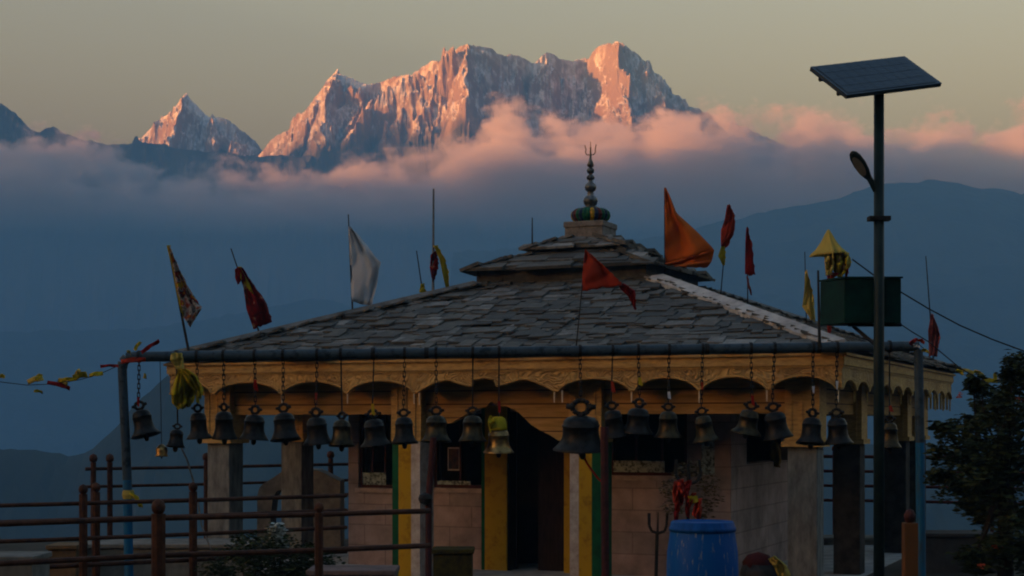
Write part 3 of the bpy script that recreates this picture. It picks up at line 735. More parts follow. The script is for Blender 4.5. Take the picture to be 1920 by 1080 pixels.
w2 = window(812, 908, 915, bars=1, tile_h=.05)
w3 = window(1142, 1288, 892, bars=2, tile_h=.14)
# framed pictures and offerings inside the openings
p_ = MB(); p_.box((X(832), -S + .12, Zw(885)), (X(855), -S + .14, Zw(840))); p_.box((X(834), -S + .117, Zw(882)), (X(853), -S + .119, Zw(843)), 1); p_.build("framed_picture", [WHT, mat("picture_print", (0.10, 0.06, 0.06), (0.03, 0.04, 0.06), scale=15)], w2)
p_ = MB(); p_.lathe([(.001, 0), (.028, 0), (.03, .05), (.018, .07), (.025, .1), (.001, .11)], Matrix.Translation((X(1180), -S + .08, Zw(882))), 12); p_.build("brass_pot", BRASS, w3)
# door jambs
d = MB(); d.box((X(912), -S - .05, 0), (X(953), -S - .002, 2.1)); d.box((X(912) - .05, -S - .045, 0), (X(912) - .002, -S - .004, 2.1), 1)
d.box((X(1060), -S - .05, 0), (X(1078), -S - .002, 2.1)); d.box((X(953) + .002, -S - .03, 0), (X(953) + .03, -S + .2, 2.1), 2)
d.build("door_frame", [YEL, GRN, DARK], temple)
d = MB(); d.box((X(1000), -S + .16, 0), (X(1058), -S + .2, 1.95)); d.build("door", mat("old_door_wood", (0.035, 0.02, 0.014), (0.018, 0.01, 0.008), scale=9, stretch=(4, 4, .5)), temple)
d = MB(); d.box((-4.0, -4.0, -.15), (4.0, 4.0, -.002 + .01)); d.build("plinth", CEMENT, temple)
# tile strip on the wall right of the window
d = MB(); d.box((X(1316), -S - .012, Zw(890, 1320)), (X(1340), -S - .002, Zw(822, 1320))); d.build("painted_panel", TILE, temple)

# ------------------------------------------------------------------ bell frame
YP = 16.2
fr = thing("bell_frame", "long horizontal iron pipe on two painted posts, strung across the temple front", "bell frame", P(230, 790, YP) * 1.0)
fr.location.z = 0
off = -fr.location
q0, q1 = P(238, 669, YP), P(1722, 649, YP)
b = MB(); b.path([P(229, 690, YP) + off, P(231, 679, YP) + off, P(238, 671, YP) + off, P(250, 669, YP) + off], .052, 14)
b.tube(P(249, 669, YP) + off, P(1722, 649, YP) + off, .052, n=16)
cb = b.build("crossbar", PIPE, fr, smooth=False)
for px_ in (700, 800, 1325, 1535, 1650): MB().tube(P(px_ - 4, 669 - (px_ - 238) * 20 / 1484., YP) + off, P(px_ + 4, 669 - (px_ - 238) * 20 / 1484., YP) + off, .058, n=16).build("pipe_clamp", IRON, cb)
b = MB(); b.tube(P(243, 1150, YP) + off, P(238.5, 900, YP) + off, .046, n=14, mi=1); b.tube(P(238.5, 900, YP) + off, P(229, 686, YP) + off, .0458, n=14); b.build("post", [PIPE, BLUEP], fr)
b = MB(); b.tube(P(1728, 1150, YP) + off, P(1725, 830, YP) + off, .046, n=14, mi=1); b.tube(P(1725, 830, YP) + off, P(1722, 655, YP) + off, .0458, n=14); b.build("post", [PIPE, BLUEP], fr)
def pipe_y(px): return 669 - (px - 238) * 20 / 1484.

# ------------------------------------------------------------------ bells
bs_ = random.Random(4)
def bell(px, ytop, ybot, hw, tilt, body, label, chain=1, flare=1.0):
    hw *= 1.12; ytop -= 3; k = YP / F; top = P(px, ytop, YP); Hh = (ybot - ytop) * k; r = hw * k
    o = thing("temple_bell", label, "bell", top, group="bells hanging from the pipe")
    fl_ = bs_.uniform(.92, 1.06); M = Matrix.Rotation(R(tilt), 4, 'Y') @ Matrix.Rotation(R(bs_.uniform(-7, 7)), 4, 'X') @ Matrix.Rotation(R(bs_.uniform(-40, 40)), 4, 'Z')
    s_ = .70 + .04 * flare
    prof = [(.02 * r, 0), (.28 * r, -.01 * Hh), (.5 * r, -.06 * Hh), (.62 * r, -.16 * Hh), (.65 * r, -.26 * Hh), (.68 * r, -.27 * Hh), (.68 * r, -.31 * Hh), (.65 * r, -.32 * Hh), (.65 * r, -.5 * Hh), (.68 * r, -.66 * Hh), (.76 * r, -.80 * Hh), (.90 * r, -.92 * Hh), (1.0 * r, -1.0 * Hh), (.99 * r, -1.02 * Hh), (.9 * r, -.98 * Hh), (.66 * r, -.75 * Hh), (.55 * r, -.3 * Hh), (.02, -.12 * Hh)]
    prof = [(a_ * (fl_ if -.85 * Hh < z_ < -.1 * Hh else 1), z_) for a_, z_ in prof]; MB().lathe(prof, M, 28).build("bell_body", body, o, smooth=True)
    y = MB(); rr = .25 * r; zc_ = rr * 1.25
    ring = [M @ Vector((rr * 1.25 * math.cos(t), 0, zc_ + rr * math.sin(t))) for t in np.linspace(0, 2 * math.pi, 13)]
    y.path(ring, .085 * r + .003, 6)
    for sg in (-1, 1): y.tube(M @ Vector((sg * rr * 1.0, 0, zc_)), M @ Vector((sg * rr * 2.1, 0, zc_ + .1 * rr)), .15 * r, .09 * r, 6)
    y.tube(M @ Vector((0, 0, -.01)), M @ Vector((0, 0, zc_ - rr * .8)), .12 * r, .09 * r, 8)
    y.build("crown", IRON, o, smooth=True)
    c = MB(); c.tube(M @ Vector((0, 0, -.2 * Hh)), M @ Vector((0, 0, -1.05 * Hh)), .012, .014, 6); c.lathe([(.001, .03), (.02, .02), (.028, 0), (.02, -.03), (.001, -.04)], M @ Matrix.Translation((0, 0, -1.08 * Hh)), 10)
    c.build("clapper", IRON, o)
    p0 = M @ Vector((0, 0, zc_ + rr)); p1 = P(px + rnd.uniform(-2, 2), pipe_y(px), YP) - top
    h_ = MB()
    if chain:
        n_ = max(3, int((p1 - p0).length / .045)); 
        for i in range(n_):
            a = p0.lerp(p1, i / n_); b_ = p0.lerp(p1, (i + 1) / n_); c_ = (a + b_) / 2; hz = (b_ - a).length * .62
            d1 = Vector((.011, 0, 0)) if i % 2 else Vector((0, .011, 0))
            h_.path([c_ - d1 + Vector((0, 0, -hz)), c_ - d1 * 1.1 + Vector((0, 0, hz)), c_ + d1 + Vector((0, 0, hz)), c_ + d1 * 1.1 + Vector((0, 0, -hz)), c_ - d1 + Vector((0, 0, -hz))], .0048, 5)
    else: h_.tube(p0, p1, .008, .008, 6)
    h_.lathe([(.058, -.014), (.063, -.014), (.063, .014), (.058, .014), (.058, -.014)], Matrix.Translation(p1) @ Matrix.Rotation(R(90), 4, 'Y'), 14)
    if bs_.random() < .55:
        kc = [C_RED, C_YEL, C_BRICK, C_WHT][bs_.randrange(4)]; tz = p0.lerp(p1, bs_.uniform(.05, .5)); hh = bs_.uniform(.04, .11)
        tt = MB(); v_ = [tz + Vector((-.012, -.02, .02)), tz + Vector((.016, -.02, .02)), tz + Vector((.02 + bs_.uniform(-.02, .02), -.03, -hh)), tz + Vector((-.006, -.03, -hh * .8))]
        tt.add(v_ + [q_ + Vector((0, .006, 0)) for q_ in v_], [(0, 1, 2, 3), (7, 6, 5, 4), (0, 4, 5, 1), (1, 5, 6, 2), (2, 6, 7, 3), (3, 7, 4, 0)]); tt.build("tied_thread", kc, o)
    h_.build("chain" if chain else "hanging_rod", IRON, o)
    return o
bells = [
 (263, 772, 818, 25, -14, BRONZE, "dark bronze bell beside the left blue post, tilted and first on the pipe", 1),
 (332, 808, 838, 16, 4, BRONZE, "small dark bell hanging low just under the yellow cloth knot", 0),
 (371, 776, 822, 22, -3, BRONZE, "dark bronze bell partly behind the right end of the yellow cloth knot", 1),
 (420, 774, 822, 22, 0, BRONZE, "dark bell hanging straight in front of the left corner capital", 1),
 (478, 780, 824, 25, 3, BRONZE, "dark bell over the gap just right of the left corner column", 1),
 (532, 777, 825, 26, -5, BRONZE, "dark bell under the second pale pin from the left", 1),
 (593, 785, 832, 26, -4, BRONZE, "dark bell in front of the second column on the left side", 1),
 (641, 790, 836, 22, 0, OLDBR, "greenish bell at the left edge of the pink wall", 0),
 (700, 789, 836, 27, -6, BRONZE, "dark bell in front of the leftmost wall window", 0),
 (757, 785, 831, 23, -2, BRONZE, "dark bell above the green stripe of the left painted column", 1),
 (818, 782, 828, 26, 0, OLDBR, "dark bell with a worn brassy waist, right of the left painted column", 1),
 (886, 782, 827, 24, 0, OLDBR, "brassy bell at the left foot of the dark entrance arch", 0),
 (1148, 772, 819, 24, -8, BRONZE, "dark bell close behind the right side of the biggest bell", 0),
 (1198, 768, 811, 27, 4, BRONZE, "blackish bell, the next but one to the right of the biggest bell", 1),
 (1253, 774, 819, 23, 0, OLDBR, "dome-topped brassy bell above the trident at the wall", 1),
 (1317, 782, 827, 23, -9, OLDBR, "tilted brassy bell above the speckled painted wall panel", 1),
 (1407, 772, 813, 26, 10, OLDBR, "worn golden bell tipped to the right, left of the right corner capital pair", 1),
 (1451, 775, 822, 26, -10, BRONZE, "dark bell tipped to the left above the yellow cloth in the side window", 1),
 (1523, 786, 832, 25, 5, BRONZE, "black bell hanging before the right corner column capital", 1),
 (1569, 786, 832, 25, -4, BRONZE, "black bell just right of the right corner column, under the last front pin", 1),
 (1668, 795, 840, 20, 0, OLDBR, "dull bell with a brass glint, half behind the lamp pole", 0),
]
for b_ in bells: bell(*b_)
bell(1089, 783, 843, 47, 0, BRONZE, "biggest bell of the row, broad dark and wide-lipped, right of the entrance", 1)
bb = bell(935, 806, 848, 26, 0, BRASS, "bright brass bell with a yellow cloth wound round its top, on a long rod", 0)
# small round bell on a thread
o = thing("small_bell", "tiny round golden bell hanging low on a long thin thread", "bell", P(303, 845, YP), group=None)
k = YP / F
MB().lathe([(.001, 13 * k), (5 * k, 11 * k), (10 * k, 5 * k), (11.5 * k, 0), (10 * k, -6 * k), (12 * k, -9 * k), (12 * k, -11 * k), (.5 * k, -10 * k)], n=20).build("bell_body", BRASS, o, smooth=True)
MB().tube((0, 0, 12 * k), P(300, pipe_y(300), YP) - P(303, 845, YP), .004, .004, 5).build("thread", IRON, o)
MB().tube((0, 0, -8 * k), (0, 0, -15 * k), .012, .006, 6).build("clapper", IRON, o)

# ------------------------------------------------------------------ cloths
def ribbon_grid(name, left, right, Y, m, parent, wave=.03, n=18, k=8, seed=0, org=Vector((0, 0, 0)), fold=3.0, Yr=None):
    """cloth between two pixel polylines, with folds in depth"""
    def samp(pl, t):
        s_ = t * (len(pl) - 1); i = min(int(s_), len(pl) - 2); f_ = s_ - i
        return pl[i][0] * (1 - f_) + pl[i + 1][0] * f_, pl[i][1] * (1 - f_) + pl[i + 1][1] * f_
    vs = []; fs = []; fr_ = random.Random(int(seed * 10) + n)
    for i in range(n + 1):
        t = i / n; a = samp(left, t); b = samp(right, t)
        for j in range(k + 1):
            s_ = j / k; px = a[0] * (1 - s_) + b[0] * s_; py = a[1] * (1 - s_) + b[1] * s_
            w_ = wave * (.3 + s_) * math.sin(fold * 2 * math.pi * s_ + 3.1 * t + seed) + wave * .5 * math.sin(9 * t + seed * 2 + 4 * s_)
            w_c = wave * .28 * math.sin(17 * s_ + 5 * t + seed * 3) + wave * .2 * math.sin(23 * t + 7 * s_ + seed)
            if j == k and m not in (C_ORANGE,): px += fr_.uniform(-1.6, 1.2)
            if i == n: py += fr_.uniform(-1.5, 2.5)
            yy = Y + w_c + ((Yr - Y) * s_ if Yr else 0) + w_
            vs.append(P(px, py, yy) - org)
    for i in range(n):
        for j in range(k):
            q = i * (k + 1) + j; fs.append((q, q + 1, q + k + 2, q + k + 1))
    o = mesh_obj(name, vs, fs, m, parent, True)
    s_ = o.modifiers.new("thickness", 'SOLIDIFY'); s_.thickness = .006
    return o
def flag(label, Y, pole, pr, cloths, name="flag", group="flags planted on the temple roof", pm=IRON):
    """pole = (bottom px,py, top px,py)"""
    bpx, bpy_ = pole[0], pole[1]
    if Y > 17 and name == "flag" and pole[0] < 1700:      # sink the foot of the pole into the roof
        bpy_ += 45; bpx += (pole[0] - pole[2]) * 45 / (pole[1] - pole[3])
    base = P(bpx, bpy_, Y); o = thing(name, label, "flag", base, group=group)
    if not cloths: o["category"] = "rod"
    q = MB(); q.tube((0, 0, 0), P(pole[2], pole[3], Y) - base, pr, pr * .6, 7); q.build("pole", pm, o)
    for i, (l, r, m, wv, *ex) in enumerate(cloths):
        ribbon_grid("cloth", l, r, Y - .02, m, o, wave=wv, seed=i + pole[0], org=base, **(ex[0] if ex else {}))
    return o
flag("red, yellow and black patterned cloth on a leaning pole, leftmost on the roof", 20.2, (352, 650, 315, 460), .02,
     [([(314, 462), (322, 490), (332, 540), (342, 590), (348, 600)], [(318, 462), (338, 510), (362, 555), (379, 578), (357, 613)], C_RY, .04),
      ([(313, 460), (320, 490), (330, 540), (340, 585)], [(319, 460), (326, 490), (336, 545), (345, 595)], C_YEL, .01)])
flag("dark red cloth with yellow tie on a slanting stick near the roof's left end", 21.0, (482, 612, 433, 466), .013,
     [([(447, 502), (455, 530), (462, 580), (475, 616)], [(455, 502), (478, 535), (500, 570), (511, 605)], C_MIX, .05),
      ([(440, 505), (441, 520), (446, 532)], [(448, 500), (452, 515), (450, 530)], C_RED, .02),
      ([(446, 500), (452, 522), (468, 545)], [(452, 500), (462, 520), (478, 552)], C_YEL, .02)])
flag("large translucent white flag on a thin upright pole", 21.8, (661, 583, 653, 402), .013,
     [([(654, 425), (656, 470), (658, 530), (660, 566)], [(657, 425), (690, 462), (714, 492), (698, 575)], C_WHT, .05)])
MB_base = MB(); MB_base.tube((0, 0, 0), (0, 0, .09), .035, .045, 8)
flag("short rod with a small yellow scrap at its foot, beside the tall pale pole", 22.6, (793, 552, 781, 470), .012,
     [([(789, 533), (786, 548)], [(794, 531), (801, 550)], C_YEL, .01)])
flag("red and yellow cloth tied low on the tallest thin pale pole", 22.9, (812, 548, 813, 354), .022,
     [([(808, 478), (806, 500), (811, 530)], [(816, 470), (823, 488), (820, 512)], C_MIX, .04),
      ([(813, 460), (824, 485), (830, 515), (836, 543)], [(820, 460), (835, 485), (842, 510), (843, 535)], C_YEL, .03)], pm=mat("weathered_pole", (0.16, 0.17, 0.18), (0.08, 0.09, 0.10), scale=9))
flag("bare short iron rod standing left of the spire on the upper roof", 22.0, (998, 458, 998, 408), .012, [], name="iron_rod", group=None, pm=IRON)
flag("big plain orange triangular flag flying right of the spire", 21.3, (1247, 535, 1246, 352), .012,
     [([(1247, 352), (1247, 400), (1247, 450), (1247, 494)], [(1249, 352), (1268, 400), (1308, 436), (1339, 468)], C_ORANGE, .06, dict(n=22, k=12, fold=1.3)),
      ([(1247, 494), (1247, 496), (1247, 497)], [(1339, 468), (1334, 490), (1325, 502)], C_ORANGE, .06, dict(k=12, fold=1.3))])
flag("narrow brick-red cloth over a small yellow knot on a thin pole", 21.5, (1352, 545, 1366, 384), .009,
     [([(1364, 385), (1359, 410), (1352, 432), (1352, 460)], [(1368, 383), (1378, 405), (1377, 435), (1364, 465)], C_BRICK, .04),
      ([(1353, 462), (1347, 480), (1354, 496)], [(1358, 462), (1361, 478), (1360, 496)], C_YEL, .02)])
flag("slim dark red pennant hanging down its pole, right of the yellow-knotted one", 21.5, (1402, 556, 1401, 425), .009,
     [([(1400, 427), (1397, 470), (1397, 515)], [(1402, 426), (1411, 465), (1417, 516)], C_RED, .03),
      ([(1400, 518), (1402, 535), (1407, 552)], [(1402, 518), (1406, 535), (1410, 552)], C_PINK, .01)])
flag("dark red pointed pennant with a torn tail in front of the slate roof", 16.2, (1080, 655, 1098, 470), .007,
     [([(1097, 468), (1093, 500), (1091, 545)], [(1098, 468), (1140, 505), (1168, 533)], C_BRICK, .03, dict(fold=1.5)),
      ([(1160, 537), (1178, 555), (1190, 580)], [(1168, 531), (1190, 545), (1193, 578)], C_RED, .02)])
flag("ragged dull yellow strip on a dark stick, left of the bare black rod", 18.5, (1512, 600, 1509, 472), .008,
     [([(1509, 512), (1508, 545), (1504, 575), (1520, 598)], [(1513, 505), (1524, 545), (1526, 570), (1528, 602)], C_PYEL, .03)])
flag("plain black upright rod fixed to the pipe in front of the roof edge", 16.15, (1537, 655, 1534, 507), .018, [], name="black_rod", group=None, pm=IRON)
o = flag("pale yellow pointed cloth hood draped over a pole, above the green box", 18.2, (1556, 655, 1556, 440), .014,
     [([(1531, 474), (1540, 474), (1550, 475)], [(1531, 474), (1531, 474), (1531, 474)], C_PYEL, .0)])
bpy.data.objects.remove(o.children[-1])
hood = MB(); c0 = P(1562, 474, 18.2) - o.location; kk = 18.2 / F
hood.lathe([(.5 * kk, 43 * kk), (5 * kk, 34 * kk), (11 * kk, 20 * kk), (19 * kk, 7 * kk), (26 * kk, 0), (28 * kk, -4 * kk)], Matrix.Translation(c0 + Vector((-5 * kk, 0, 0))) @ Matrix.Rotation(R(-5), 4, "Y"), 40, wob=lambda t, z: 1 + .10 * math.sin(7 * t + 1) + .09 * math.sin(11 * t) + .30 * max(0, math.cos(t - math.pi)) ** 6)
h_ = hood.build("hood", C_PYEL, o, smooth=True); h_.modifiers.new("thickness", 'SOLIDIFY').thickness = .008
PY2 = cloth_mat("printed_yellow_cloth", (0.55, 0.42, 0.10), (0.5, 0.36, 0.06), (0.22, 0.05, 0.02), (0.48, 0.36, 0.07), scale=9)
for i, (l_, r_, m_) in enumerate((([(1546, 470), (1547, 490), (1549, 516)], [(1562, 472), (1564, 495), (1560, 514)], C_PYEL), ([(1560, 468), (1559, 490), (1563, 508)], [(1578, 468), (1577, 492), (1572, 520)], PY2),
                                 ([(1572, 468), (1575, 490), (1578, 506)], [(1591, 474), (1597, 492), (1588, 512)], C_PYEL), ([(1555, 474), (1568, 500), (1571, 520)], [(1590, 480), (1588, 505), (1579, 518)], C_YEL), ([(1583, 495), (1585, 510), (1585, 522)], [(1588, 495), (1590, 508), (1588, 522)], C_RED))):
    ribbon_grid("cloth", l_, r_, 18.12 + .04 * (i % 3), m_, o, org=o.location, wave=.10, seed=i * 2, n=14, k=10, fold=1.6)
ribbon_grid("red_tie", [(1548, 510), (1552, 520), (1553, 560), (1551, 600), (1554, 650)], [(1575, 512), (1562, 522), (1558, 560), (1557, 600), (1558, 650)], 18.1, C_BRICK, o, org=o.location)
flag("faded red cloth drooping at the foot of a leaning stick, roof's right end", 20.5, (1750, 672, 1736, 480), .010,
     [([(1746, 588), (1740, 620), (1742, 668)], [(1750, 590), (1764, 630), (1756, 668)], C_PINK, .04)])

# yellow scarf knotted on the pipe, scraps at its corner
o = thing("yellow_scarf", "yellow scarf looped round the left end of the pipe above a small bell", "scarf", P(335, 672, 16.1))
org = o.location.copy()
ribbon_grid("knot", [(321, 662), (320, 675), (330, 690)], [(341, 662), (344, 680), (345, 700)], 16.08, C_PYEL, o, org=org, wave=.02)
ribbon_grid("loop", [(335, 690), (322, 735), (323, 755), (335, 767)], [(345, 700), (348, 735), (352, 752), (350, 764)], 16.05, C_YEL, o, org=org, wave=.06)
ribbon_grid("tail", [(332, 692), (345, 710), (362, 730), (370, 745)], [(350, 692), (368, 705), (380, 728), (379, 747)], 16.0, C_YEL, o, org=org, wave=.05)
ribbon_grid("fold", [(340, 700), (340, 730), (346, 762)], [(370, 705), (368, 735), (358, 762)], 16.12, C_YEL, o, org=org, wave=.07)
def scraps(name, label, pts, items, Y, cat="garland"):
    o = thing(name, label, cat, P(*pts[0], Y)); org = o.location.copy()
    MB().path([P(x, y, Y) - org for x, y in pts], .004, 5).build("string", IRON, o)
    r_ = random.Random(len(items))
    for (x, y, w_, h_, m, an) in items:
        c, s_ = math.cos(R(an)), math.sin(R(an))
        pt = lambda u, v: (x + u * c - v * s_, y + u * s_ + v * c)
        ribbon_grid("ribbon", [pt(-w_ / 2, -h_ / 2), pt(0, -h_ * .7), pt(w_ / 2, -h_ * .3)], [pt(-w_ / 2, h_ * .4), pt(0, h_ * .3), pt(w_ / 2, h_ * .6)], Y, m, o, wave=.03, n=6, k=3, org=org, seed=r_.random() * 6)
    return o
scraps("ribbon_garland", "sagging string of yellow and red cloth scraps running left from the pipe corner",
       [(226, 684), (190, 700), (150, 712), (100, 720), (50, 722), (0, 716), (-60, 700)],
       [(205, 686, 34, 5, C_RED, -5), (180, 702, 26, 8, C_YEL, -14), (150, 705, 26, 12, C_YEL, -20), (146, 697, 12, 6, C_PYEL, -60), (125, 712, 30, 7, C_YEL, -10), (110, 722, 44, 8, C_RED, 12), (118, 716, 20, 8, C_PYEL, 20), (66, 712, 30, 10, C_PYEL, -20), (72, 708, 16, 9, C_YEL, -60), (72, 734, 16, 5, C_YEL, 10), (4, 706, 10, 7, C_YEL, 0)], 15.6)
scraps("ribbon_garland", "red and yellow rag ends tied round the left corner of the pipe",
       [(225, 690), (240, 680), (262, 668)],
       [(250, 676, 46, 9, C_BRICK, -8), (282, 650, 40, 7, C_RED, -34), (258, 648, 20, 6, C_YEL, -55), (241, 660, 6, 6, C_PYEL, 0), (272, 706, 5, 9, C_PYEL, 0)], 16.05)
scraps("ribbon_garland", "string of yellow scraps from the right roof corner into the tree",
       [(1740, 668), (1770, 685), (1800, 700), (1840, 712), (1880, 716), (1930, 715)],
       [(1815, 696, 24, 6, C_PYEL, 12), (1836, 700, 22, 6, C_YEL, 20), (1856, 714, 26, 8, C_YEL, 2), (1866, 710, 7, 18, C_YEL, 0), (1874, 713, 6, 10, C_WHT, 0), (1886, 712, 10, 5, C_YEL, 0), (1800, 698, 16, 6, C_YEL, 30)], 19.5)
scraps("ribbon_garland", "small knot of red and white rags on the right end of the pipe",
       [(1708, 650), (1722, 645), (1740, 660)],
       [(1714, 640, 20, 7, C_RED, -40), (1728, 640, 12, 6, C_BRICK, 20), (1719, 649, 12, 5, C_WHT, 0), (1735, 658, 14, 6, C_YEL, 10)], 16.05)

# ------------------------------------------------------------------ yellow cloth wound on the brass bell
o = thing("yellow_cloth", "bright yellow cloth bunched round the neck of the brass bell", "cloth", P(934, 797, YP))
MB().lathe([(.04, 16 * k), (.07, 12 * k), (.082, 4 * k), (.086, -4 * k), (.088, -9 * k), (.07, -10 * k)], n=26, wob=lambda t, z: 1 + .09 * math.sin(7 * t + 40 * z) + .06 * math.sin(11 * t)).build("cloth", C_YEL, o, smooth=True)
ribbon_grid("tail", [(914, 790), (916, 785), (920, 778)], [(918, 812), (926, 800), (930, 790)], 16.1, C_YEL, o, org=o.location.copy(), n=6, k=4)
o = thing("red_cord", "thin dark red cord hanging from the biggest bell's clapper to the right", "cord", P(1092, 848, YP))
og = o.location.copy()
MB().path([P(x, y, YP) - og for x, y in ((1092, 850), (1100, 868), (1112, 885), (1122, 898), (1138, 910))], .012, 6).build("cord", C_RED, o)
MB().lathe([(.001, .04), (.03, .02), (.035, -.01), (.02, -.04), (.001, -.05)], Matrix.Translation(P(1092, 853, YP) - og), 12).build("tassel", OLDBR, o)

# ------------------------------------------------------------------ solar street lamp
YL = 12.0; kl = YL / F
o = thing("solar_street_lamp", "tall dark pole carrying a tilted solar panel, small lamp head and green box", "street lamp", P(1648, 790, YL)); o.location.z = 0
og = o.location.copy()
MB().tube((0, 0, 0), P(1648, 172, YL) - og, 10.5 * kl, 9.5 * kl, n=18).build("pole", POLE, o, smooth=True)
A = P(1520, 125, 12.0); B_ = P(1696, 105, 12.45); D_ = P(1588, 178, 11.7); Cc = D_ + (B_ - A)
A, B_, Cc, D_ = [v + Vector((0, 0, 0)) for v in (A, B_, Cc, D_)]
nn = (B_ - A).cross(D_ - A).normalized(); nn = nn if nn.z > 0 else -nn
pc = MB(); 
def slab(mb, pts, th, mi=0): 
    lo_ = [p - nn * th for p in pts]; mb.add([p for p in lo_ + list(pts)], [(3, 2, 1, 0), (4, 5, 6, 7), (0, 1, 5, 4), (1, 2, 6, 5), (2, 3, 7, 6), (3, 0, 4, 7)], mi)
slab(pc, [p - og for p in (A, B_, Cc, D_)], .032)
pn = pc.build("solar_panel", mat("panel_frame", (0.07, 0.09, 0.11), (0.05, 0.065, 0.08), rough=.4, metal=.5), o)
def inset(u_, v_): return A + (B_ - A) * u_ + (D_ - A) * v_ + nn * .004 - og
cells = MB()
nu, nv = 9, 4
for i in range(nu):
    for j in range(nv):
        a, b2, c2, d2 = .03 + .94 * i / nu, .03 + .94 * (i + .96) / nu, .04 + .92 * j / nv, .04 + .92 * (j + .96) / nv
        cells.add([inset(a, c2), inset(b2, c2), inset(b2, d2), inset(a, d2)], [(0, 1, 2, 3)])
cells.build("solar_cells", mat("solar_cell", (0.010, 0.020, 0.038), (0.006, 0.013, 0.027), rough=.35, spec=.3), pn)
bk = MB()
for t in (.25, .75):
    a, b2 = A + (B_ - A) * 0.02 + (D_ - A) * t - nn * .05 - og, A + (B_ - A) * 0.98 + (D_ - A) * t - nn * .05 - og
    bk.tube(a, b2, .018, n=6)
bk.tube(P(1648, 178, YL) - og, (A + Cc) / 2 - og - nn * .03, .035, n=8); bk.build("panel_bracket", IRON, o)
MB().path([P(1642, 358, YL) - og, P(1636, 345, YL) - og, P(1628, 330, YL) - og], .022, 8).build("lamp_arm", POLE, o)
hd = MB(); ax0, ax1 = P(1631, 338, YL) - og, P(1597, 284, YL - .1) - og
ux = (ax1 - ax0).normalized(); vy = Vector((.55, .8, .25)).cross(ux).normalized(); wz_ = ux.cross(vy)
prof = [(0, .25), (.12, .55), (.3, .85), (.55, 1.0), (.8, .9), (.94, .6), (1, .2)]; n_ = 16; v = []
for t, r_ in prof:
    for q in range(n_):
        an = 2 * math.pi * q / n_; v.append(ax0 + (ax1 - ax0) * t + vy * (.050 * r_ * math.cos(an)) + wz_ * (.026 * r_ * math.sin(an)))
f = [(i * n_ + q, i * n_ + (q + 1) % n_, (i + 1) * n_ + (q + 1) % n_, (i + 1) * n_ + q) for i in range(len(prof) - 1) for q in range(n_)] + [tuple(range(n_))[::-1], tuple(range(len(v) - n_, len(v)))]
hd.add(v, f); ho = hd.build("lamp_head", POLE, o, smooth=True)
ln = MB(); v = []
for q in range(16):
    an = 2 * math.pi * q / 16; v.append(ax0 + (ax1 - ax0) * (.55 + .32 * math.cos(an)) + vy * (.034 * math.sin(an)) + (wz_ if wz_.y < 0 else -wz_) * .03)
ln.add(v, [tuple(range(16))]); ln.build("lens", mat("lamp_lens", (0.16, 0.17, 0.17), (0.10, 0.11, 0.11), rough=.2), ho)
c = MB(); c.box(P(1628, 414, YL) - og - Vector((0, .05, 0)), P(1668, 406, YL) - og + Vector((0, .05, 0))); c.build("clamp", IRON, o)
GB = mat("green_box_paint", (0.003, 0.032, 0.024), (0.002, 0.014, 0.012), scale=8, rough=.5)
b = MB(); p0, p1 = P(1583, 606, YL + .06) - og, P(1690, 522, YL + .06) - og
bx = [Vector((p0.x, p0.y, p0.z)), Vector((p1.x, p1.y, p0.z)), Vector((p1.x - .12, p1.y + .42, p0.z)), Vector((p0.x - .125, p0.y + .30, p0.z))]
hgt = Vector((0, 0, p1.z - p0.z))
b.add(bx + [q + hgt for q in bx], [(3, 2, 1, 0), (4, 5, 6, 7), (0, 1, 5, 4), (1, 2, 6, 5), (2, 3, 7, 6), (3, 0, 4, 7)])
bo = b.build("battery_box", GB, o, bevel=.006)
l = MB(); l.add([q + hgt * 1.002 + Vector((-.01 if i in (0, 3) else .01, -.012 if i < 2 else .012, 0)) for i, q in enumerate(bx)] + [q + hgt * 1.04 + Vector((-.01 if i in (0, 3) else .01, -.012 if i < 2 else .012, 0)) for i, q in enumerate(bx)], [(3, 2, 1, 0), (4, 5, 6, 7), (0, 1, 5, 4), (1, 2, 6, 5), (2, 3, 7, 6), (3, 0, 4, 7)])
l.build("box_lid", GB, bo)
b = MB(); b.tube(P(1600, 612, YL + .2) - og, P(1646, 650, YL) - og, .014, n=6); b.tube(P(1590, 609, YL + .15) - og, P(1690, 609, YL + .15) - og, .016, n=6); b.build("box_bracket", IRON, o)
# overhead wire
o = thing("overhead_wire", "thin black wire sagging from the yellow hood to the right edge", "wire", P(1598, 486, 13.2))
pts = [P(x, y, 13.2 + (x - 1598) * .002) - o.location for x, y in ((1598, 486), (1640, 517), (1690, 548), (1740, 578), (1800, 610), (1860, 636), (1925, 660), (2050, 700))]
MB().path(pts, .0065, 5).build("wire", IRON, o)
o = thing("overhead_wire", "lower thin wire passing from under the green box to the pipe's right end", "wire", P(1686, 610, 13))
MB().path([P(x, y, 13) - o.location for x, y in ((1686, 606), (1710, 622), (1740, 640), (1800, 690), (1870, 730))], .005, 5).build("wire", IRON, o)

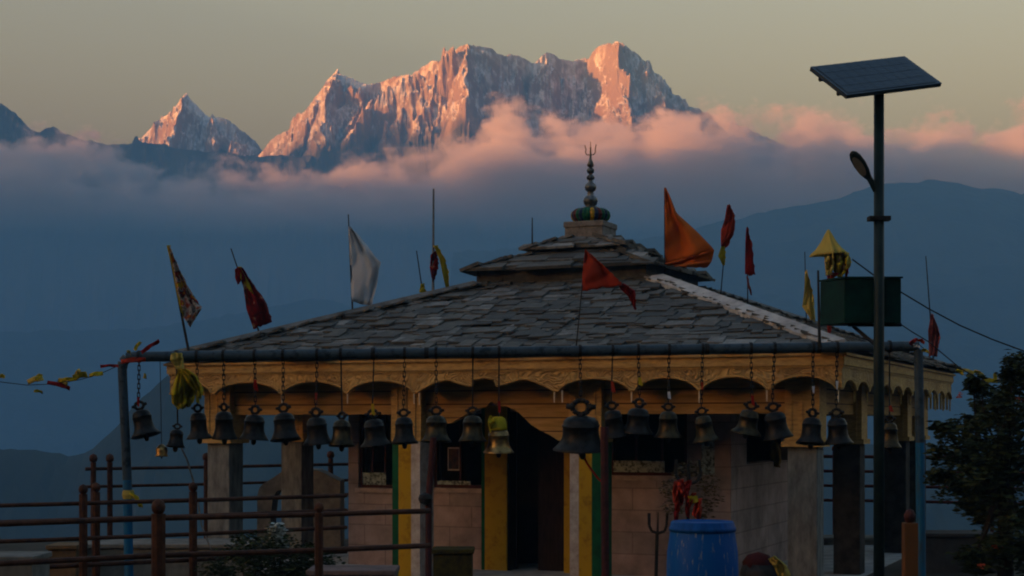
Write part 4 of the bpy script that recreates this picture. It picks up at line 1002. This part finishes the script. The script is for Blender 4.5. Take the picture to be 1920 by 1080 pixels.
# ------------------------------------------------------------------ barrel
YB = 12.9; kb = YB / F
o = thing("blue_barrel", "big blue plastic drum with a lid, streaked with pale drips, before the wall", "barrel", P(1317, 790, YB)); o.location.z = 0
zt_ = EYE - (977 - HY) * kb; r0 = 67 * kb
BL = mat("blue_plastic", (0.002, 0.065, 0.26), (0.001, 0.04, 0.17), scale=6, rough=.55, stretch=(3, 3, .5))
BLL = mat("blue_plastic_streaked", (0.003, 0.075, 0.29), (0.14, 0.18, 0.24), scale=16, rough=.5, stretch=(2.2, 2.2, .35), lo=.36, hi=.42)
zz0 = zt_ - .062
MB().lathe([(.001, .0), (r0 * .88, .0), (r0 * .92, .02), (r0 * .98, .3), (r0, .32), (r0, .36), (r0 * .98, .38), (r0, .62), (r0 * 1.0, .72), (r0 * .985, .85), (r0 * .93, .95), (r0 * .9, zz0)], n=48).build("drum_body", BLL, o, smooth=True)
MB().lathe([(r0 * .90, zz0 - .02), (r0 * .935, zz0 - .018), (r0 * .935, zz0 + .014), (r0 * .905, zz0 + .018), (r0 * .885, zt_ - .008), (r0 * .85, zt_), (r0 * .82, zt_ - .012), (.001, zt_ - .012)], n=48).build("lid", BL, o, smooth=True)

# ------------------------------------------------------------------ fences of brown painted pipe
def fence(label, pts, posts, rails, r_post=.05, r_rail=.022, ball=.05, m=BROWN, top=1.25):
    o = thing("railing", label, "railing", (*pts[0][:2], 0), group="brown railings round the hilltop"); og = o.location.copy()
    for (x, y) in posts:
        b = MB(); b.tube(Vector((x, y, -.1)) - og, Vector((x, y, top)) - og, r_post, n=8)
        po = b.build("post", m, o)
        s_ = MB(); s_.lathe([(r_post * .6, 0), (ball * .9, .02), (ball, ball), (ball * .8, ball * 1.7), (.001, ball * 2.1)], Matrix.Translation(Vector((x, y, top)) - og), 12); s_.build("ball_cap", m, po, smooth=True)
    for z, rr in rails:
        b = MB(); b.path([Vector((x, y, z)) - og for x, y in pts], rr, 8); b.build("rail", m, o)
def XY(px, Y): return ((px - 960) / F * Y, Y)
fence("near brown railing crossing the lower left corner with a thick ball-topped post", [XY(-150, 11.4), XY(0, 11.7), XY(297, 12.4), XY(597, 12.9), XY(806, 13.4)], [XY(297, 12.3), XY(-180, 11.3)], [(1.15, .022), (.86, .022)], r_post=.055, ball=.055, top=1.19)
fence("slim brown railing post where the near rails meet, left of the pink wall", [XY(597, 12.82), XY(597.5, 12.8)], [XY(598, 12.8)], [], r_post=.034, ball=.04, top=1.17)
fence("middle brown railing of the left terrace with twin ball-topped posts", [XY(-100, 14.4), XY(150, 15.0), XY(362, 15.6), XY(650, 16.6)], [XY(156, 14.95), XY(180, 15.4), XY(362, 15.5)], [(1.13, .02), (.98, .018), (.80, .02), (.55, .022)], r_post=.04, ball=.045, top=1.22)
fence("far brown railing along the edge of the hilltop with thin posts", [XY(160, 22.5), XY(400, 23.5), XY(640, 25), XY(900, 26)], [XY(175, 22.55), XY(206, 22.65), XY(387, 23.4), XY(620, 24.9), XY(800, 25.6)], [(1.23, .024), (.98, .022), (.76, .022), (.5, .022)], r_post=.04, ball=.06, top=1.32)
fence("far reddish railing seen between the right-hand columns", [XY(1500, 26.5), XY(1700, 26), XY(1950, 25)], [XY(1565, 26.3), XY(1720, 26), XY(1860, 25.3), XY(1950, 25)], [(1.32, .028), (1.08, .024), (.84, .024), (.6, .024)], r_post=.035, ball=.05, top=1.4, m=mat("rust_red_paint", (0.13, 0.025, 0.015), scale=9))
# maroon pole at the porch
o = thing("maroon_post", "dark maroon pole with a round knob leaning beside the left painted column", "post", P(800, 790, 15.0)); o.location.z = 0; og = o.location.copy()
MB().path([P(803, 1170, 15) - og, P(804, 930, 15) - og, P(813, 820, 15) - og], .032, 10).build("shaft", MAROON, o)
MB().lathe([(.001, -.06), (.05, -.04), (.065, 0), (.05, .04), (.001, .06)], Matrix.Translation(P(797, 935, 14.95) - og), 12).build("knob", IRON, o)
o = thing("maroon_post", "straight dark maroon pole beside the right painted column", "post", P(1135, 790, 15.6)); o.location.z = 0; og = o.location.copy()
MB().tube(P(1136, 1170, 15.6) - og, P(1133, 800, 15.6) - og, .04, n=10).build("shaft", MAROON, o)
o = thing("wooden_post", "orange-brown square wooden post with a rounded top at the lower right", "post", P(1706, 790, 13.0)); o.location.z = 0; og = o.location.copy()
q = MB(); zz_ = P(0, 980, 13).z; q.box((-.055, -.055, -.05), (.055, .055, zz_)); q.build("shaft", ORWOOD, o, bevel=.006)
MB().lathe([(.03, 0), (.045, .03), (.05, .06), (.03, .1), (.001, .115)], Matrix.Translation((0, 0, zz_)), 12).build("ball_cap", MAROON, o, smooth=True)

# ------------------------------------------------------------------ tridents, offerings
o = thing("trident", "black iron trident standing against the pink wall left of the barrel", "trident", P(1233, 790, 14.6)); o.location.z = 0; og = o.location.copy()
t = MB(); Yt = 14.6
t.tube(P(1228, 1160, Yt) - og, P(1232, 1000, Yt) - og, .016, n=8)
t.path([P(x, y, Yt) - og for x, y in ((1217, 962), (1217, 985), (1222, 996), (1234, 1000), (1246, 996), (1250, 985), (1251, 962))], .014, 6)
t.tube(P(1233, 1000, Yt) - og, P(1234, 960, Yt) - og, .012, .004, 6); t.build("fork", IRON, o)
o = thing("trident", "tall dark trident wrapped in red cloth behind the blue barrel", "trident", P(1290, 790, 14.2)); o.location.z = 0; og = o.location.copy(); Yt = 14.2
t = MB(); t.tube((0, 0, 0), P(1290, 870, Yt) - og, .018, .012, n=8)
t.path([P(x, y, Yt) - og for x, y in ((1268, 862), (1267, 890), (1276, 905), (1292, 908), (1306, 903), (1313, 888), (1311, 862))], .016, 6); t.tube(P(1292, 905, Yt) - og, P(1292, 855, Yt) - og, .016, .004, 6); t.build("fork", IRON, o)
RB = mat("bright_red_cloth", (0.55, 0.05, 0.015), (0.25, 0.015, 0.01), scale=9)
rg = random.Random(21)
for i in range(13):
    x_, y_ = rg.uniform(1262, 1306), rg.uniform(898, 950); w_ = rg.uniform(5, 11); h_ = rg.uniform(18, 38); sl = rg.uniform(-8, 8)
    ribbon_grid("cloth", [(x_, y_), (x_ - 2 + sl * .5, y_ + h_ * .5), (x_ + sl, y_ + h_)], [(x_ + w_, y_ - 2), (x_ + w_ + sl * .6, y_ + h_ * .55), (x_ + w_ * .6 + sl, y_ + h_ + 3)], 14.05 + rg.uniform(-.08, .1), [RB, C_BRICK, C_RED][i % 3], o, org=og, wave=.05, n=8, k=4, seed=i)
ribbon_grid("yellow_cloth", [(1290, 930), (1291, 942)], [(1309, 930), (1309, 941)], 14.0, C_YEL, o, org=og, wave=.02, n=4, k=4)
def leaves(mb, c, rad, n, size, rs, squash=(1, 1, 1), shell=.35):
    for _ in range(n):
        d = Vector((rs.gauss(0, 1), rs.gauss(0, 1), rs.gauss(0, 1))).normalized() * rad * (shell + (1 - shell) * rs.random() ** .5)
        p = Vector(c) + Vector((d.x * squash[0], d.y * squash[1], d.z * squash[2]))
        q = Matrix.Rotation(rs.uniform(0, 6.3), 4, 'Z') @ Matrix.Rotation(rs.uniform(-1.2, 1.2), 4, 'X')
        s_ = size * rs.uniform(.6, 1.3)
        vs = [p + (q @ Vector(v)) for v in ((-s_ * .1, 0, 0), (s_ * .5, -s_ * .28, s_ * .05), (s_ * 1.1, 0, -s_ * .05), (s_ * .5, s_ * .28, s_ * .05))]
        mb.add(vs, [(0, 1, 2, 3)], 0, rs.random())
LEAF = mat("dark_leaves", (0.040, 0.052, 0.016), (0.005, 0.012, 0.005), scale=5, rough=.7, detail=5)
DRY = mat("dried_garland", (0.12, 0.09, 0.05), (0.04, 0.035, 0.02), scale=10, rough=.9)
rs = random.Random(3)
o = thing("dried_garland", "round brownish bundle of dried garlands around the red-clothed trident", "garland", P(1300, 930, 14.5)); og = o.location.copy()
g = MB()
for (px, py, r_) in ((1255, 915, .09), (1262, 950, .10), (1325, 900, .11), (1332, 930, .11), (1318, 955, .10), (1280, 885, .09), (1300, 880, .08)):
    leaves(g, P(px, py, 14.5) - og, r_, 160, .035, rs)
g.build("strands", DRY, o)
# side window cloth and hook
o = thing("yellow_rag", "dirty yellow rag hanging in the side window of the pink wall", "rag", T(S + .03, ly_of(1453, S), 1.8)); og = o.location.copy()
ribbon_grid("cloth", [(1443, 828), (1442, 850), (1446, 872)], [(1458, 826), (1465, 850), (1462, 878)], og.y - .02, mat("dirty_yellow_rag", (0.24, 0.15, 0.02), (0.10, 0.06, 0.015), scale=9), o, org=og, wave=.03, n=8, k=5)
# dark sack with red and yellow bundle at lower right
o = thing("black_basket", "dark rounded basket holding red and yellow bundles at the wall foot", "basket", P(1432, 790, 15.2)); o.location.z = 0; og = o.location.copy()
MB().lathe([(.001, 0), (.16, 0), (.2, .2), (.22, .45), (.19, .55), (.17, .545), (.001, .5)], n=20, wob=lambda t, z: 1 + .06 * math.sin(3 * t)).build("basket_body", IRON, o, smooth=True)
MB().lathe([(.14, 0), (.15, .06), (.1, .13), (.001, .16)], Matrix.Translation((-.05, 0, .5)), 14, wob=lambda t, z: 1 + .1 * math.sin(5 * t)).build("red_bundle", mat("dark_red_bundle", (0.05, 0.008, 0.007), scale=9), o, smooth=True)
ribbon_grid("yellow_bundle", [(1440, 1048), (1452, 1062), (1462, 1090)], [(1452, 1042), (1474, 1060), (1484, 1085)], 15.0, C_PYEL, o, org=og, wave=.03)

# ------------------------------------------------------------------ left bottom things
RUB = mat("rough_stone", (0.20, 0.19, 0.165), (0.10, 0.095, 0.085), scale=5, rough=.9, bump=.6, detail=9)
o = thing("stone_shrine", "small grey stone niche with a pointed arched opening behind the left columns", "shrine", P(555, 790, 24.0)); o.location.z = 0; ks = 24. / F
mb = MB(); xo = lambda px: (px - 555) * ks
outl = [(488, 985), (488, 930), (492, 912), (505, 902), (520, 893), (535, 882), (560, 878), (600, 880), (640, 900), (642, 985)]
xs_ = list(np.linspace(xo(488), xo(642), 60)); zt1 = list(np.interp(xs_, [xo(a) for a, _ in outl[1:-1]], [EYE - (b - HY) * ks for _, b in outl[1:-1]]))
zb1 = [ (EYE - (1000 - HY) * ks) if not (xo(513) < x < xo(546)) else EYE - (960 - HY) * ks + .34 * math.sqrt(max(0, 1 - ((x - xo(530)) / (xo(546) - xo(530))) ** 2)) for x in xs_]
mb.strip(xs_, zb1, zt1, -.3, .3); ob = mb.build("arch", RUB, o)
mb = MB(); mb.box((xo(488), -.3, 0), (xo(513), .3, EYE - (1000 - HY) * ks)); mb.box((xo(546), -.3, 0), (xo(642), .3, EYE - (1000 - HY) * ks)); mb.build("base", RUB, o)
o = thing("shrub", "low dark leafy bush with white blossoms under the left columns", "bush", P(520, 790, 15.5)); o.location.z = 0; og = o.location.copy()
g = MB(); rs = random.Random(9)
for _ in range(34):
    px = rs.uniform(400, 640); py = 1075 - 62 * math.exp(-((px - 500) / 85) ** 2) + rs.uniform(-8, 60)
    leaves(g, P(px, py, 15.5 + rs.uniform(-.4, .4)) - og, .17, 170, .045, rs)
g.build("foliage", LEAF, o)
st = MB()
for _ in range(9): st.tube(Vector((rs.uniform(-.3, .3), rs.uniform(-.2, .2), 0)), Vector((rs.uniform(-.5, .5), rs.uniform(-.3, .3), .6)), .012, .005, 5)
st.build("stem", BROWN, o)
g = MB()
for (px, py) in ((520, 988), (512, 995), (527, 994), (516, 1008), (531, 1018)):
    leaves(g, P(px, py, 15.1) - og, .045, 60, .045, rs)
g.build("blossom", mat("white_petals", (0.50, 0.55, 0.52), (0.32, 0.36, 0.34), scale=8), o)
def slabthing(name, label, cat, px0, px1, pyt, pyb, Y, m, dep=.5, floor=True):
    o = thing(name, label, cat, P((px0 + px1) / 2, 790, Y)); o.location.z = 0; og = o.location.copy()
    a, b = P(px0, pyb, Y) - og, P(px1, pyt, Y) - og
    z0_ = -.05 if floor else a.z
    mb = MB(); mb.box((a.x, 0, z0_), (b.x, dep, b.z - .05)); mb.build("base", m, o)
    mb = MB(); mb.box((a.x - .02, -.03, b.z - .048), (b.x + .02, dep + .02, b.z)); mb.build("coping", m, o, bevel=.01)
PST = mat("pinkish_stone", (0.18, 0.13, 0.12), (0.10, 0.075, 0.07), scale=6, rough=.85, bump=.4)
slabthing("stone_ledge", "low pinkish stone ledge at the bottom in front of the painted column", "ledge", 578, 738, 1069, 1100, 14.4, PST)
slabthing("stone_ledge", "pale weathered parapet end at the far lower left corner", "ledge", -80, 60, 1043, 1090, 13.2, mat("pale_stone", (0.16, 0.155, 0.14), scale=6, bump=.4))
slabthing("stone_ledge", "long dark stone wall under the terrace railing on the left", "ledge", 145, 470, 1020, 1090, 17.5, RUB, dep=.8)
slabthing("wooden_box", "brown wooden box standing by the left terrace wall", "box", 90, 142, 1022, 1080, 17.0, mat("box_wood", (0.16, 0.10, 0.05), scale=8), dep=.4)
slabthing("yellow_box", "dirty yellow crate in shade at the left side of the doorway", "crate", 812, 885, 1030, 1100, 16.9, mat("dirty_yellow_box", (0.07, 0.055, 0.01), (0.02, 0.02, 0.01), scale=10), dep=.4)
slabthing("stone_ledge", "grey stepped wall low behind the right-hand columns", "ledge", 1500, 1860, 1008, 1090, 24.5, RUB, dep=.6)
slabthing("stone_ledge", "dark low parapet at the lower right in front of the tree", "ledge", 1735, 1870, 1000, 1090, 20.0, mat("dark_stone", (0.05, 0.05, 0.05), scale=6, bump=.4), dep=.6)
o = thing("rope", "thin grey rope hanging behind the small bells down to the railing", "rope", P(340, 838, 16.4)); og = o.location.copy()
MB().path([P(x, y, 16.4) - og for x, y in ((338, 835), (352, 865), (362, 900), (372, 945), (378, 985), (396, 1032))], .009, 6).build("rope", mat("grey_rope", (0.20, 0.19, 0.18), scale=20), o)
o = thing("yellow_tie", "strip of yellow cloth tied round the left blue post", "cloth", P(240, 930, 16.1)); og = o.location.copy()
MB().lathe([(.052, -.04), (.062, 0), (.052, .05)], Matrix.Translation(P(240, 928, YP) - og), 14, wob=lambda t, z: 1 + .08 * math.sin(5 * t)).build("band", C_PYEL, o)
ribbon_grid("tail", [(242, 924), (252, 935), (260, 950)], [(248, 924), (260, 932), (268, 950)], 16.05, C_YEL, o, org=og, wave=.02, n=6, k=4)

# ------------------------------------------------------------------ tree
def tree(label, px, Y, blobs, seed, n=200, lsz=.05):
    rs = random.Random(seed)
    o = thing("tree", label, "tree", P(px, 790, Y)); o.location.z = 0; og = o.location.copy()
    tr_ = MB(); top = P(px, 900, Y) - og; tr_.tube((0, 0, -.2), top, .09, .06, 9)
    cr = MB(); 
    for (bx, by, br) in blobs:
        yy = Y + rs.uniform(-.6, .6); c = P(bx, by, yy) - og
        mid = top.lerp(c, .5) + Vector((rs.uniform(-.1, .1), rs.uniform(-.1, .1), -.08)); tr_.tube(top, mid, .03, .018, 6); tr_.tube(mid, c, .018, .006, 6)
        rad = br * Y / F
        for _ in range(5):
            cc = c + Vector((rs.gauss(0, .45), rs.gauss(0, .45), rs.gauss(0, .4))) * rad; leaves(cr, cc, rad * rs.uniform(.5, 1.05), int(n * .15), lsz * rs.uniform(.7, 1.25), rs, shell=.05)
    tr_.build("trunk", mat("bark", (0.02, 0.016, 0.012), scale=9), o); cr.build("crown", LEAF, o)
    return o, og
blobs = [(1905, 690, 26), (1925, 730, 45), (1870, 745, 26), (1885, 790, 38), (1930, 800, 50), (1845, 765, 16), (1805, 810, 24), (1765, 800, 20), (1770, 850, 30), (1820, 855, 38), (1870, 850, 36), (1920, 870, 50), (1790, 890, 30), (1840, 905, 38), (1890, 930, 45), (1820, 945, 26), (1850, 970, 32), (1905, 985, 45), (1870, 1030, 34), (1925, 1040, 50), (1768, 890, 18), (1835, 1060, 25), (1790, 920, 20), (1825, 720, 12), (1845, 790, 15)]
to, og = tree("dark leafy tree leaning into the right edge beside the blue post", 1885, 15.0, blobs + [(a + rs.uniform(-18, 18), max(690, b + rs.uniform(-18, 18)), c * .9) for a, b, c in blobs if a > 1800], 4, n=420, lsz=.06)
rs = random.Random(2)
g = MB()
for (px, py) in ((1912, 750), (1870, 1025), (1838, 1062), (1800, 740)): leaves(g, P(px, py, 14.5) - og, .03, 25, .03, rs)
g.build("red_blossom", mat("red_petals", (0.5, 0.09, 0.04), scale=9), to)
